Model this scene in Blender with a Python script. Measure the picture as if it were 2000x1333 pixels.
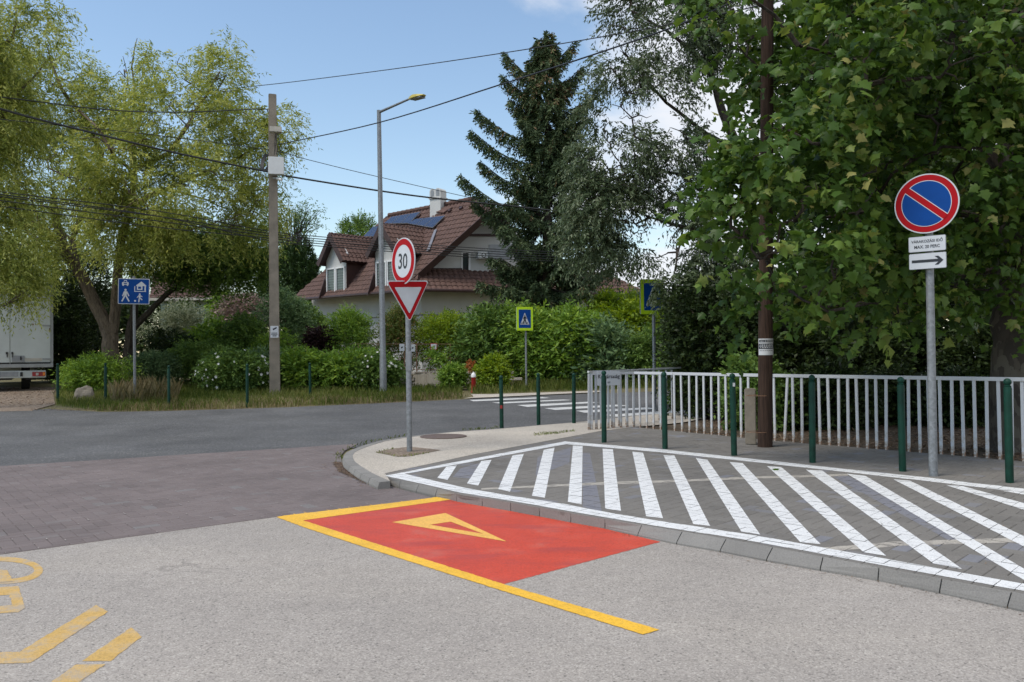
import bpy, bmesh, math, random
import numpy as np
from mathutils import Vector, Matrix, Euler
R = math.radians
rnd = random.Random(7)
NR = np.random.default_rng(11)
for o in list(bpy.data.objects): bpy.data.objects.remove(o)
S = bpy.context.scene
COL = S.collection

# ------------------------------------------------------------------ camera
FPX = 1600.0
CAMZ = 1.35
PITCH = math.atan(25.0 / FPX); ROLL = 0.0095
r0 = Vector((1, 0, 0)); f0 = Vector((0, math.cos(PITCH), math.sin(PITCH))); u0 = Vector((0, -math.sin(PITCH), math.cos(PITCH)))
cr = r0 * math.cos(ROLL) - u0 * math.sin(ROLL); cu = r0 * math.sin(ROLL) + u0 * math.cos(ROLL)
cam = bpy.data.cameras.new('camera'); camo = bpy.data.objects.new('camera', cam); COL.objects.link(camo)
cam.sensor_width = 36; cam.lens = 36 * FPX / 2000; cam.clip_end = 3000; cam.clip_start = 0.05
M4 = Matrix((cr, cu, -f0)).transposed().to_4x4(); M4.translation = (0, 0, CAMZ); camo.matrix_world = M4
cam.dof.use_dof = True; cam.dof.focus_distance = 9.0; cam.dof.aperture_fstop = 7.0
S.camera = camo
S.render.resolution_x = 1024; S.render.resolution_y = 682

# ------------------------------------------------------------------ world, sun, exposure
SUN_EL = 58; SUN_AZ = 238        # azimuth clockwise from +Y : behind and to the left of the camera
w = bpy.data.worlds.new('World'); S.world = w; w.use_nodes = True
nt = w.node_tree; nt.nodes.clear()
def wn(t, **k):
    n = nt.nodes.new(t)
    for a, b in k.items(): setattr(n, a, b)
    return n
sky = wn('ShaderNodeTexSky', sky_type='NISHITA', sun_disc=False, sun_elevation=R(SUN_EL), sun_rotation=R(SUN_AZ), altitude=100, air_density=1.3, dust_density=0.35, ozone_density=1.5)
tc = wn('ShaderNodeTexCoord'); sep = wn('ShaderNodeSeparateXYZ'); nt.links.new(tc.outputs['Generated'], sep.inputs[0])
def wm(op, a, b=None, c=None, clamp=False):
    n = wn('ShaderNodeMath', operation=op, use_clamp=clamp)
    for i, v in enumerate((a, b, c)):
        if v is None: continue
        if isinstance(v, (int, float)): n.inputs[i].default_value = v
        else: nt.links.new(v, n.inputs[i])
    return n.outputs[0]
den = wm('ADD', sep.outputs[2], 0.16)
cx = wm('DIVIDE', sep.outputs[0], den); cy = wm('DIVIDE', sep.outputs[1], den)
cmb = wn('ShaderNodeCombineXYZ'); nt.links.new(cx, cmb.inputs[0]); nt.links.new(cy, cmb.inputs[1]); cmb.inputs[2].default_value = 3.1
noi = wn('ShaderNodeTexNoise'); nt.links.new(cmb.outputs[0], noi.inputs['Vector']); noi.inputs['Scale'].default_value = 1.15; noi.inputs['Detail'].default_value = 9; noi.inputs['Roughness'].default_value = 0.58; noi.inputs['Distortion'].default_value = 0.3
# the cloud field thickens towards the right and thins out to the left, all round the sky
bank = wm('MULTIPLY_ADD', sep.outputs[0], 1.1, -0.03)
bank = wm('MINIMUM', wm('MAXIMUM', bank, -0.16), 0.17)
cf = wm('ADD', noi.outputs[0], bank)
mr = wn('ShaderNodeMapRange', interpolation_type='SMOOTHSTEP'); nt.links.new(cf, mr.inputs[0]); mr.inputs[1].default_value = 0.47; mr.inputs[2].default_value = 0.66; mr.inputs[3].default_value = 0; mr.inputs[4].default_value = 0.93
mix = wn('ShaderNodeMix', data_type='RGBA'); nt.links.new(mr.outputs[0], mix.inputs[0]); nt.links.new(sky.outputs[0], mix.inputs[6]); mix.inputs[7].default_value = (5.2, 5.35, 5.7, 1)
bg = wn('ShaderNodeBackground'); nt.links.new(mix.outputs[2], bg.inputs[0]); bg.inputs[1].default_value = 0.142
wo = wn('ShaderNodeOutputWorld'); nt.links.new(bg.outputs[0], wo.inputs[0])
sl = bpy.data.lights.new('sun', 'SUN'); so = bpy.data.objects.new('sun', sl); COL.objects.link(so)
sl.energy = 2.3; sl.angle = R(24); sl.color = (1.0, 0.93, 0.82)
sd = Vector((math.sin(R(SUN_AZ)) * math.cos(R(SUN_EL)), math.cos(R(SUN_AZ)) * math.cos(R(SUN_EL)), math.sin(R(SUN_EL))))
so.rotation_euler = sd.to_track_quat('Z', 'Y').to_euler(); so.location = sd * 60
S.view_settings.view_transform = 'Standard'; S.view_settings.look = 'None'; S.view_settings.gamma = 1
S.view_settings.exposure = 0.3
S.render.engine = 'CYCLES'
S.cycles.max_bounces = 8; S.cycles.transparent_max_bounces = 4

# ------------------------------------------------------------------ where a point seen at a photo pixel stands
CAM = Vector((0, 0, CAMZ))
def ray(x, y): return f0 * FPX + cr * (x - 1000) - cu * (y - 666.5)
SL = 0.025
def zg(Y): return 0.0 if Y < 15 else ((Y - 15) * SL if Y < 45 else 30 * SL)
def P(x, y, off=0.0):
    """ground point (x,y,z) under photo pixel"""
    d = ray(x, y)
    t = (off - CAMZ) / d.z if d.z < 0 else 1e9
    if t * d.y > 15:
        # CAMZ + t dz = off + SL (t dy - 15)
        t = (CAMZ - off + SL * 15) / (SL * d.y - d.z)
        if t * d.y > 45: t = (off + 30 * SL - CAMZ) / d.z if d.z < -1e-6 else 60 / d.y
    return CAM + d * t
def D(x, y, Y):
    d = ray(x, y); return CAM + d * (Y / d.y)
def on_plane(x, y, p, n):
    d = ray(x, y); return CAM + d * ((p - CAM).dot(n) / d.dot(n))
def px(n, Y): return n * Y / FPX

# ------------------------------------------------------------------ materials
def newmat(name):
    m = bpy.data.materials.new(name); m.use_nodes = True
    t = m.node_tree; b = t.nodes['Principled BSDF']; return m, t, b
def N(t, ty, **k):
    n = t.nodes.new(ty)
    for a, v in k.items(): setattr(n, a, v)
    return n
def coords(t, scale, space='Object'):
    c = N(t, 'ShaderNodeTexCoord'); mp = N(t, 'ShaderNodeMapping'); t.links.new(c.outputs[space], mp.inputs[0])
    mp.inputs['Scale'].default_value = (scale, scale, scale) if not isinstance(scale, tuple) else scale
    return mp.outputs[0]
def noise(t, vec, sc, det=4, ro=0.55):
    n = N(t, 'ShaderNodeTexNoise'); n.inputs['Scale'].default_value = sc; n.inputs['Detail'].default_value = det; n.inputs['Roughness'].default_value = ro
    if vec is not None: t.links.new(vec, n.inputs['Vector'])
    return n.outputs[0]
def ramp(t, fac, stops):
    r = N(t, 'ShaderNodeValToRGB'); t.links.new(fac, r.inputs[0]); e = r.color_ramp.elements
    while len(e) < len(stops): e.new(0.5)
    for q, (p, c) in zip(e, stops): q.position = p; q.color = (*c, 1) if len(c) == 3 else c
    return r.outputs[0]
def mixc(t, fac, a, b, mode='MIX'):
    m = N(t, 'ShaderNodeMix', data_type='RGBA', blend_type=mode)
    for s, v in ((0, fac), (6, a), (7, b)):
        if isinstance(v, (int, float)): m.inputs[s].default_value = v
        elif isinstance(v, tuple): m.inputs[s].default_value = (*v, 1)
        else: t.links.new(v, m.inputs[s])
    return m.outputs[2]
def bump(t, b, h, strength, dist):
    n = N(t, 'ShaderNodeBump'); n.inputs['Strength'].default_value = strength; n.inputs['Distance'].default_value = dist
    t.links.new(h, n.inputs['Height']); t.links.new(n.outputs[0], b.inputs['Normal']); return n
def scl(c, k): return tuple(min(1, x * k) for x in c)

def plain(name, c, rough=0.6, metal=0.0, var=0.15, sc=6.0, bs=0.0, bd=0.01, spec=0.5, space='Object'):
    m, t, b = newmat(name); v = coords(t, 1.0, space)
    n = noise(t, v, sc, 5, 0.6)
    t.links.new(ramp(t, n, [(0.3, scl(c, 1 - var)), (0.7, scl(c, 1 + var))]), b.inputs['Base Color'])
    b.inputs['Roughness'].default_value = rough; b.inputs['Metallic'].default_value = metal; b.inputs['Specular IOR Level'].default_value = spec
    if bs: bump(t, b, noise(t, v, sc * 8, 5, 0.6), bs, bd)
    return m

def asphalt(name, base, dark, light, spk=0.5, stone=160.0, patch=0.12):
    m, t, b = newmat(name); v = coords(t, 1.0)
    vo = N(t, 'ShaderNodeTexVoronoi'); vo.inputs['Scale'].default_value = stone; t.links.new(v, vo.inputs['Vector'])
    sp = N(t, 'ShaderNodeSeparateColor'); t.links.new(vo.outputs['Color'], sp.inputs[0])
    g = ramp(t, sp.outputs[0], [(0.0, scl(base, .45)), (0.13, scl(base, 0.78)), (0.5, base), (0.85, scl(base, 1.12)), (1.0, light)])
    big = noise(t, v, 0.7, 5, 0.6); mid = noise(t, v, 9, 4, 0.6); fine = noise(t, v, 60, 3, 0.7)
    g = mixc(t, 0.25, g, ramp(t, fine, [(0.3, scl(base, 0.6)), (0.55, base), (0.75, scl(base, 1.3))]))
    g = mixc(t, 1.0, g, ramp(t, big, [(0.3, (1 - patch,) * 3), (0.7, (1 + patch * .4,) * 3)]), 'MULTIPLY')
    g = mixc(t, 1.0, g, ramp(t, mid, [(0.3, (0.9,) * 3), (0.7, (1.0,) * 3)]), 'MULTIPLY')
    wide = noise(t, coords(t, (0.35, 0.9, 1)), 0.8, 6, 0.65)
    g = mixc(t, 1.0, g, ramp(t, wide, [(0.32, (0.86, 0.86, 0.865)), (0.46, (0.97,) * 3), (0.62, (1.04, 1.035, 1.02))]), 'MULTIPLY')
    # sparse dark aggregate
    v2 = N(t, 'ShaderNodeTexVoronoi'); v2.inputs['Scale'].default_value = 22; t.links.new(v, v2.inputs['Vector'])
    dk = N(t, 'ShaderNodeMapRange'); t.links.new(v2.outputs['Distance'], dk.inputs[0]); dk.inputs[1].default_value = 0.10; dk.inputs[2].default_value = 0.16; dk.inputs[3].default_value = spk; dk.inputs[4].default_value = 0
    g = mixc(t, dk.outputs[0], g, dark)
    if 'street' in name or 'light' in name:
        # a few hairline cracks
        wv_ = N(t, 'ShaderNodeTexVoronoi', feature='DISTANCE_TO_EDGE'); wv_.inputs['Scale'].default_value = 0.28
        dn = N(t, 'ShaderNodeTexNoise'); dn.inputs['Scale'].default_value = 2.2; dn.inputs['Detail'].default_value = 8; t.links.new(v, dn.inputs['Vector'])
        vm = N(t, 'ShaderNodeVectorMath', operation='MULTIPLY_ADD'); t.links.new(dn.outputs['Color'], vm.inputs[0]); vm.inputs[1].default_value = (0.9, 0.9, 0); t.links.new(v, vm.inputs[2]); t.links.new(vm.outputs[0], wv_.inputs['Vector'])
        ck = N(t, 'ShaderNodeMapRange'); t.links.new(wv_.outputs['Distance'], ck.inputs[0]); ck.inputs[1].default_value = 0.0006; ck.inputs[2].default_value = 0.0022; ck.inputs[3].default_value = 0.55 if 'street' in name else 0.28; ck.inputs[4].default_value = 0
        gate = N(t, 'ShaderNodeMapRange'); t.links.new(big, gate.inputs[0]); gate.inputs[1].default_value = 0.5; gate.inputs[2].default_value = 0.6
        mm = N(t, 'ShaderNodeMath', operation='MULTIPLY'); t.links.new(ck.outputs[0], mm.inputs[0]); t.links.new(gate.outputs[0], mm.inputs[1])
        g = mixc(t, mm.outputs[0], g, scl(dark, .7))
    t.links.new(g, b.inputs['Base Color']); b.inputs['Roughness'].default_value = 0.85; b.inputs['Specular IOR Level'].default_value = 0.3
    h = mixc(t, 0.5, sp.outputs[0], fine); bump(t, b, h, 0.5, 0.005)
    return m

MAT = {}
MAT['asphalt_light'] = asphalt('light chip asphalt', (0.375, 0.34, 0.305), (0.12, 0.11, 0.10), (0.58, 0.54, 0.48), 0.85, 150)
MAT['asphalt_dark'] = asphalt('street asphalt', (0.115, 0.115, 0.116), (0.055, 0.055, 0.057), (0.26, 0.255, 0.245), 0.45, 60, 0.3)
MAT['concrete_pave'] = asphalt('washed concrete', (0.50, 0.45, 0.385), (0.25, 0.22, 0.185), (0.7, 0.64, 0.56), 0.3, 90, 0.15)
MAT['gravel'] = asphalt('brown gravel', (0.26, 0.20, 0.15), (0.08, 0.06, 0.045), (0.5, 0.42, 0.34), 0.6, 45, 0.25)
MAT['soil'] = asphalt('dry soil', (0.12, 0.09, 0.062), (0.04, 0.03, 0.02), (0.25, 0.2, 0.15), 0.5, 30, 0.3)
MAT['verge'] = asphalt('thin turf on soil', (0.17, 0.15, 0.07), (0.08, 0.07, 0.03), (0.36, 0.3, 0.17), 0.3, 30, 0.35)
MAT['bed'] = plain('joint sand', (0.09, 0.083, 0.075), 0.95, var=0.3, sc=30)

def paver_mat(name, c, c2, sc=1.0, joint=None):
    m, t, b = newmat(name); v = coords(t, 1.0)
    a = N(t, 'ShaderNodeAttribute', attribute_name='tint')
    base = ramp(t, a.outputs['Fac'], [(0.0, scl(c, 0.90)), (0.4, c), (0.8, scl(c, 1.05)), (1.0, c2)])
    big = noise(t, v, 0.9, 5, 0.6); fine = noise(t, v, 120, 4, 0.7)
    base = mixc(t, 1.0, base, ramp(t, big, [(0.3, (0.82,) * 3), (0.7, (1.1,) * 3)]), 'MULTIPLY')
    base = mixc(t, 1.0, base, ramp(t, fine, [(0.25, (0.72,) * 3), (0.5, (1.0,) * 3), (0.8, (1.25,) * 3)]), 'MULTIPLY')
    t.links.new(base, b.inputs['Base Color']); b.inputs['Roughness'].default_value = 0.85; b.inputs['Specular IOR Level'].default_value = 0.3
    bump(t, b, fine, 0.3, 0.003); return m
MAT['paver_grey'] = paver_mat('grey concrete paver', (0.175, 0.163, 0.147), (0.19, 0.19, 0.205))
MAT['paver_red'] = paver_mat('red brown concrete paver', (0.168, 0.139, 0.133), (0.18, 0.165, 0.16))
MAT['kerb'] = paver_mat('kerb concrete', (0.215, 0.205, 0.19), (0.26, 0.25, 0.23))

def paint(name, c, wear, under, wsc=3.0, gloss=0.45, scuff=None):
    m, t, b = newmat(name); v = coords(t, 1.0)
    fine = noise(t, v, 180, 4, 0.75); mid = noise(t, v, wsc, 6, 0.65); vo = N(t, 'ShaderNodeTexVoronoi'); vo.inputs['Scale'].default_value = 130; t.links.new(v, vo.inputs['Vector'])
    col = mixc(t, 1.0, c, ramp(t, mid, [(0.3, (0.82,) * 3), (0.7, (1.04,) * 3)]), 'MULTIPLY')
    col = mixc(t, 1.0, col, ramp(t, noise(t, v, 75, 3, 0.8), [(0.3, (0.66,) * 3), (0.5, (1.0,) * 3), (0.72, (1.16,) * 3)]), 'MULTIPLY')
    # pits of the stone chips under the paint
    add = N(t, 'ShaderNodeMath', operation='MULTIPLY_ADD'); t.links.new(fine, add.inputs[0]); add.inputs[1].default_value = 0.8; t.links.new(mid, add.inputs[2])
    k = N(t, 'ShaderNodeMapRange'); t.links.new(add.outputs[0], k.inputs[0]); k.inputs[1].default_value = wear; k.inputs[2].default_value = wear + 0.12; k.inputs[3].default_value = 0; k.inputs[4].default_value = 0.85
    col = mixc(t, k.outputs[0], col, under)
    if scuff:
        s2 = noise(t, coords(t, (0.8, 2.4, 1)), 1.6, 5, 0.6)
        kk = N(t, 'ShaderNodeMapRange'); t.links.new(s2, kk.inputs[0]); kk.inputs[1].default_value = 0.52; kk.inputs[2].default_value = 0.68; kk.inputs[3].default_value = 0; kk.inputs[4].default_value = 0.62
        col = mixc(t, kk.outputs[0], col, scuff)
    t.links.new(col, b.inputs['Base Color']); b.inputs['Roughness'].default_value = gloss
    h = mixc(t, 0.5, vo.outputs['Distance'], fine); bump(t, b, h, 0.5, 0.005); return m
MAT['red_paint'] = paint('red bay paint', (0.60, 0.066, 0.03), 0.97, (0.50, 0.13, 0.09), 2.2, 0.5, (0.34, 0.055, 0.05))
MAT['yellow_paint'] = paint('yellow line paint', (0.88, 0.50, 0.04), 1.02, (0.5, 0.33, 0.12), 2.5, 0.5)
MAT['arrow_paint'] = paint('soft yellow arrow paint', (0.88, 0.49, 0.10), 1.02, (0.5, 0.33, 0.12), 2.5, 0.5)
MAT['old_yellow'] = paint('worn yellow paint', (0.60, 0.38, 0.11), 0.88, (0.36, 0.31, 0.25), 5, 0.7)
MAT['white_paint'] = paint('white road paint', (0.80, 0.80, 0.79), 0.98, (0.4, 0.4, 0.4), 4, 0.55)
MAT['old_white'] = paint('worn cream paint', (0.47, 0.43, 0.37), 0.88, (0.22, 0.2, 0.18), 9, 0.7)
MAT['zebra_paint'] = paint('zebra paint', (0.66, 0.66, 0.64), 0.96, (0.25, 0.25, 0.25), 5, 0.6)

MAT['green_post'] = plain('dark green enamel', (0.003, 0.034, 0.021), 0.5, var=0.4, sc=9, spec=0.25)
def galv():
    m, t, b = newmat('galvanised steel'); v = coords(t, 1.0)
    vo = N(t, 'ShaderNodeTexVoronoi'); vo.inputs['Scale'].default_value = 38; t.links.new(v, vo.inputs['Vector']); sp = N(t, 'ShaderNodeSeparateColor'); t.links.new(vo.outputs['Color'], sp.inputs[0])
    n2 = noise(t, v, 4, 5, 0.7)
    c = ramp(t, sp.outputs[0], [(0, (0.19, 0.20, 0.21)), (1, (0.27, 0.285, 0.30))]); c = mixc(t, 1, c, ramp(t, n2, [(0.3, (0.8,) * 3), (0.7, (1.15,) * 3)]), 'MULTIPLY')
    t.links.new(c, b.inputs['Base Color']); b.inputs['Metallic'].default_value = 0.35; b.inputs['Roughness'].default_value = 0.48; return m
MAT['galv'] = galv()
def railm():
    m, t, b = newmat('white rail paint with rust'); v = coords(t, 1.0, 'Object')
    n2 = noise(t, v, 9, 6, 0.7)
    s = N(t, 'ShaderNodeSeparateXYZ'); t.links.new(v, s.inputs[0])
    mr2 = N(t, 'ShaderNodeMapRange'); t.links.new(s.outputs[2], mr2.inputs[0]); mr2.inputs[1].default_value = 0.0; mr2.inputs[2].default_value = 0.35; mr2.inputs[3].default_value = 0.28; mr2.inputs[4].default_value = 0.0
    ad = N(t, 'ShaderNodeMath', operation='ADD'); t.links.new(n2, ad.inputs[0]); t.links.new(mr2.outputs[0], ad.inputs[1])
    c = ramp(t, ad.outputs[0], [(0.60, (0.54, 0.55, 0.57)), (0.68, (0.45, 0.42, 0.38)), (0.76, (0.24, 0.12, 0.06))])
    t.links.new(c, b.inputs['Base Color']); b.inputs['Roughness'].default_value = 0.5; return m
MAT['rail'] = railm()
MAT['sign_white'] = plain('white sign sheeting', (0.56, 0.58, 0.61), 0.5, var=0.05)
MAT['sign_red'] = plain('red sign sheeting', (0.38, 0.005, 0.010), 0.6, var=0.08, spec=0.15)
MAT['sign_blue'] = plain('blue sign sheeting', (0.003, 0.055, 0.25), 0.6, var=0.08, spec=0.15)
MAT['sign_black'] = plain('black sign print', (0.015, 0.017, 0.025), 0.4, var=0.05)
MAT['sign_lime'] = plain('fluorescent lime sheeting', (0.52, 0.75, 0.02), 0.35, var=0.05)
MAT['sign_back'] = plain('grey sign back', (0.25, 0.26, 0.27), 0.5, 0.3)
MAT['conc_pole'] = plain('weathered concrete', (0.235, 0.203, 0.162), 0.9, var=0.22, sc=3.5, bs=0.5, bd=0.01)
MAT['conc_shade'] = plain('shade toned concrete', (0.09, 0.08, 0.07), 0.9)
def barkm(name, c, c2, vs=(5, 5, 1.2), st=0.8, dist=0.03):
    m, t, b = newmat(name); v = coords(t, vs)
    n1 = noise(t, v, 3.5, 8, 0.7); t.links.new(ramp(t, n1, [(0.32, c), (0.62, c2)]), b.inputs['Base Color']); b.inputs['Roughness'].default_value = 0.9; b.inputs['Specular IOR Level'].default_value = 0.2
    bump(t, b, n1, st, dist); return m
MAT['wood_pole'] = barkm('tarred wooden pole', (0.018, 0.011, 0.008), (0.066, 0.040, 0.029), (14, 14, 0.7), 0.8, 0.012)
MAT['bark'] = barkm('grey brown bark', (0.05, 0.038, 0.028), (0.17, 0.135, 0.10))
MAT['bark_dark'] = barkm('dark bark', (0.02, 0.017, 0.014), (0.075, 0.062, 0.05))
def planebark():
    m, t, b = newmat('flaking plane bark'); v = coords(t, (1, 1, 0.55))
    vo = N(t, 'ShaderNodeTexVoronoi'); vo.inputs['Scale'].default_value = 9; nz = N(t, 'ShaderNodeTexNoise'); nz.inputs['Scale'].default_value = 4; nz.inputs['Detail'].default_value = 5; t.links.new(v, nz.inputs['Vector'])
    vm = N(t, 'ShaderNodeVectorMath', operation='MULTIPLY_ADD'); t.links.new(nz.outputs['Color'], vm.inputs[0]); vm.inputs[1].default_value = (0.5, 0.5, 0.5); t.links.new(v, vm.inputs[2]); t.links.new(vm.outputs[0], vo.inputs['Vector'])
    sp = N(t, 'ShaderNodeSeparateColor'); t.links.new(vo.outputs['Color'], sp.inputs[0])
    c = ramp(t, sp.outputs[0], [(0.0, (0.042, 0.034, 0.026)), (0.5, (0.058, 0.046, 0.036)), (0.56, (0.078, 0.064, 0.048)), (0.85, (0.105, 0.092, 0.07))])
    t.links.new(c, b.inputs['Base Color']); b.inputs['Roughness'].default_value = 0.85; bump(t, b, sp.outputs[0], 0.5, 0.015); return m
MAT['plane_bark'] = planebark()
MAT['render_white'] = plain('pale house render', (0.53, 0.53, 0.515), 0.85, var=0.06, sc=2, bs=0.15)
MAT['frame_white'] = plain('white window frame', (0.72, 0.72, 0.72), 0.4, var=0.04)
MAT['brown_wood'] = plain('dark brown boards', (0.048, 0.022, 0.018), 0.6, var=0.25, sc=8)
MAT['roof_tile'] = plain('red brown roof tile', (0.105, 0.060, 0.048), 0.75, var=0.3, sc=5, spec=0.3, bs=0.1)
MAT['gutter'] = plain('brown gutter', (0.045, 0.022, 0.02), 0.4)
MAT['lead'] = plain('lead flashing', (0.2, 0.2, 0.22), 0.5, 0.2)
def glassm():
    m, t, b = newmat('window glass'); b.inputs['Base Color'].default_value = (0.05, 0.065, 0.065, 1); b.inputs['Roughness'].default_value = 0.06; b.inputs['Specular IOR Level'].default_value = 0.8; return m
MAT['glass'] = glassm()
MAT['blind'] = plain('grey green blind', (0.12, 0.15, 0.14), 0.7)
def solarm():
    m, t, b = newmat('solar cells'); v = coords(t, 1.0, 'UV')
    br = N(t, 'ShaderNodeTexBrick'); br.offset = 0; t.links.new(v, br.inputs['Vector']); br.inputs['Scale'].default_value = 1; br.inputs['Brick Width'].default_value = 1 / 6; br.inputs['Row Height'].default_value = 1 / 10; br.inputs['Mortar Size'].default_value = 0.006
    br.inputs['Color1'].default_value = (0.012, 0.022, 0.06, 1); br.inputs['Color2'].default_value = (0.016, 0.03, 0.075, 1); br.inputs['Mortar'].default_value = (0.1, 0.12, 0.16, 1)
    t.links.new(br.outputs[0], b.inputs['Base Color']); b.inputs['Roughness'].default_value = 0.12; return m
MAT['solar'] = solarm()
MAT['cable'] = plain('black cable', (0.012, 0.013, 0.015), 0.5)
MAT['truck_white'] = plain('dull white truck body', (0.50, 0.53, 0.51), 0.45, var=0.10, sc=1.2)
MAT['alu'] = plain('worn aluminium', (0.30, 0.31, 0.31), 0.45, 0.5, var=0.15)
MAT['rubber'] = plain('black rubber', (0.012, 0.012, 0.012), 0.8)
MAT['dark_steel'] = plain('dark chassis steel', (0.02, 0.02, 0.022), 0.6)
MAT['plate'] = plain('grey number plate', (0.28, 0.29, 0.30), 0.4)
MAT['lamp_red'] = plain('red tail lamp', (0.28, 0.01, 0.01), 0.3)
MAT['lamp_amber'] = plain('amber lamp', (0.7, 0.2, 0.01), 0.2)
MAT['lamp_clear'] = plain('clear lamp', (0.4, 0.36, 0.33), 0.3)
MAT['rust'] = plain('rust stain', (0.22, 0.12, 0.07), 0.8, var=0.4, sc=15)
MAT['beige'] = plain('beige plastic', (0.45, 0.42, 0.36), 0.5)
MAT['boxwhite'] = plain('cabinet enamel', (0.62, 0.63, 0.63), 0.4, var=0.05)
MAT['yellow_plastic'] = plain('yellow lamp housing', (0.42, 0.34, 0.05), 0.4)
MAT['hydrant'] = plain('red hydrant paint', (0.33, 0.015, 0.015), 0.4)
MAT['orange'] = plain('orange blossom', (0.65, 0.16, 0.04), 0.6)
MAT['stone'] = plain('pale limestone', (0.46, 0.42, 0.36), 0.9, var=0.35, sc=5, bs=0.7, bd=0.03)
MAT['old_board'] = barkm('weathered boards', (0.32, 0.27, 0.21), (0.48, 0.43, 0.35), (8, 8, 0.8), 0.3, 0.01)
MAT['iron'] = plain('rusty manhole iron', (0.12, 0.085, 0.07), 0.7, var=0.3, sc=25, bs=0.5, bd=0.005)
MAT['paper'] = plain('poster paper', (0.55, 0.56, 0.57), 0.7, var=0.08)
MAT['plate_green'] = plain('pale green outhouse wall', (0.30, 0.37, 0.33), 0.8)

def leafm(name, dark, mid, light, trans=0.35, rough=0.5, odd=None):
    m = bpy.data.materials.new(name); m.use_nodes = True; t = m.node_tree; b = t.nodes['Principled BSDF']
    a = N(t, 'ShaderNodeAttribute', attribute_name='tint')
    st = [(0.0, dark), (0.5, mid), (0.93 if odd else 1.0, light)]
    if odd: st.append((1.0, odd))
    c = ramp(t, a.outputs['Fac'], st)
    t.links.new(c, b.inputs['Base Color']); b.inputs['Roughness'].default_value = rough; b.inputs['Specular IOR Level'].default_value = 0.22
    tr = N(t, 'ShaderNodeBsdfTranslucent'); hs = N(t, 'ShaderNodeHueSaturation'); hs.inputs['Hue'].default_value = 0.485; hs.inputs['Saturation'].default_value = 1.1; hs.inputs['Value'].default_value = 1.25
    t.links.new(c, hs.inputs['Color']); t.links.new(hs.outputs[0], tr.inputs[0])
    mx = N(t, 'ShaderNodeMixShader'); mx.inputs[0].default_value = trans
    t.links.new(b.outputs[0], mx.inputs[1]); t.links.new(tr.outputs[0], mx.inputs[2]); t.links.new(mx.outputs[0], t.nodes['Material Output'].inputs[0])
    return m
LM = {}
LM['willow'] = leafm('willow leaves', (0.12, 0.17, 0.04), (0.30, 0.35, 0.08), (0.52, 0.54, 0.17), 0.45)
LM['plane'] = leafm('plane leaves', (0.034, 0.071, 0.014), (0.069, 0.132, 0.023), (0.172, 0.253, 0.052), 0.38, 0.42, (0.299, 0.287, 0.092))
LM['olive'] = leafm('grey green leaves', (0.050, 0.075, 0.035), (0.094, 0.131, 0.060), (0.213, 0.250, 0.150), 0.24, 0.4)
LM['spruce'] = leafm('spruce needles', (0.033, 0.056, 0.025), (0.065, 0.100, 0.043), (0.144, 0.175, 0.075), 0.1, 0.6, (0.213, 0.138, 0.075))
LM['thuja'] = leafm('thuja sprays', (0.019, 0.041, 0.012), (0.036, 0.072, 0.019), (0.072, 0.120, 0.030), 0.12, 0.6)
LM['bright'] = leafm('fresh green leaves', (0.086, 0.166, 0.026), (0.166, 0.287, 0.046), (0.330, 0.470, 0.078), 0.35)
LM['lime'] = leafm('lime leaves', (0.112, 0.188, 0.020), (0.200, 0.300, 0.031), (0.338, 0.425, 0.050), 0.4)
LM['mid'] = leafm('mid green leaves', (0.059, 0.114, 0.026), (0.109, 0.193, 0.043), (0.202, 0.302, 0.067), 0.3)
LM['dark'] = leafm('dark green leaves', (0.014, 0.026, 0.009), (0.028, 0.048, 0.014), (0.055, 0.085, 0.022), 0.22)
LM['blue'] = leafm('blue green leaves', (0.062, 0.118, 0.055), (0.118, 0.196, 0.086), (0.218, 0.312, 0.133), 0.3)
LM['purple'] = leafm('purple leaves', (0.02, 0.011, 0.012), (0.045, 0.022, 0.022), (0.085, 0.05, 0.042), 0.2)
LM['cream'] = leafm('cream edged leaves', (0.104, 0.143, 0.065), (0.286, 0.325, 0.195), (0.546, 0.559, 0.390), 0.3)
LM['pink'] = leafm('faded pink blossom', (0.120, 0.120, 0.072), (0.312, 0.240, 0.204), (0.540, 0.396, 0.360), 0.3)
LM['russet'] = leafm('green leaves with russet tips', (0.072, 0.111, 0.026), (0.143, 0.195, 0.046), (0.260, 0.247, 0.072), 0.3, 0.5, (0.390, 0.195, 0.104))
LM['grass'] = leafm('green grass', (0.07, 0.115, 0.022), (0.15, 0.20, 0.045), (0.32, 0.33, 0.12), 0.35)
LM['straw'] = leafm('dry grass', (0.16, 0.15, 0.06), (0.34, 0.29, 0.15), (0.52, 0.44, 0.27), 0.3)
LM['petal'] = leafm('white petals', (0.5, 0.5, 0.46), (0.7, 0.7, 0.66), (0.8, 0.8, 0.78), 0.25)
LM['litter'] = leafm('brown leaf litter', (0.07, 0.045, 0.025), (0.16, 0.10, 0.06), (0.30, 0.22, 0.15), 0.1)

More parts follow.
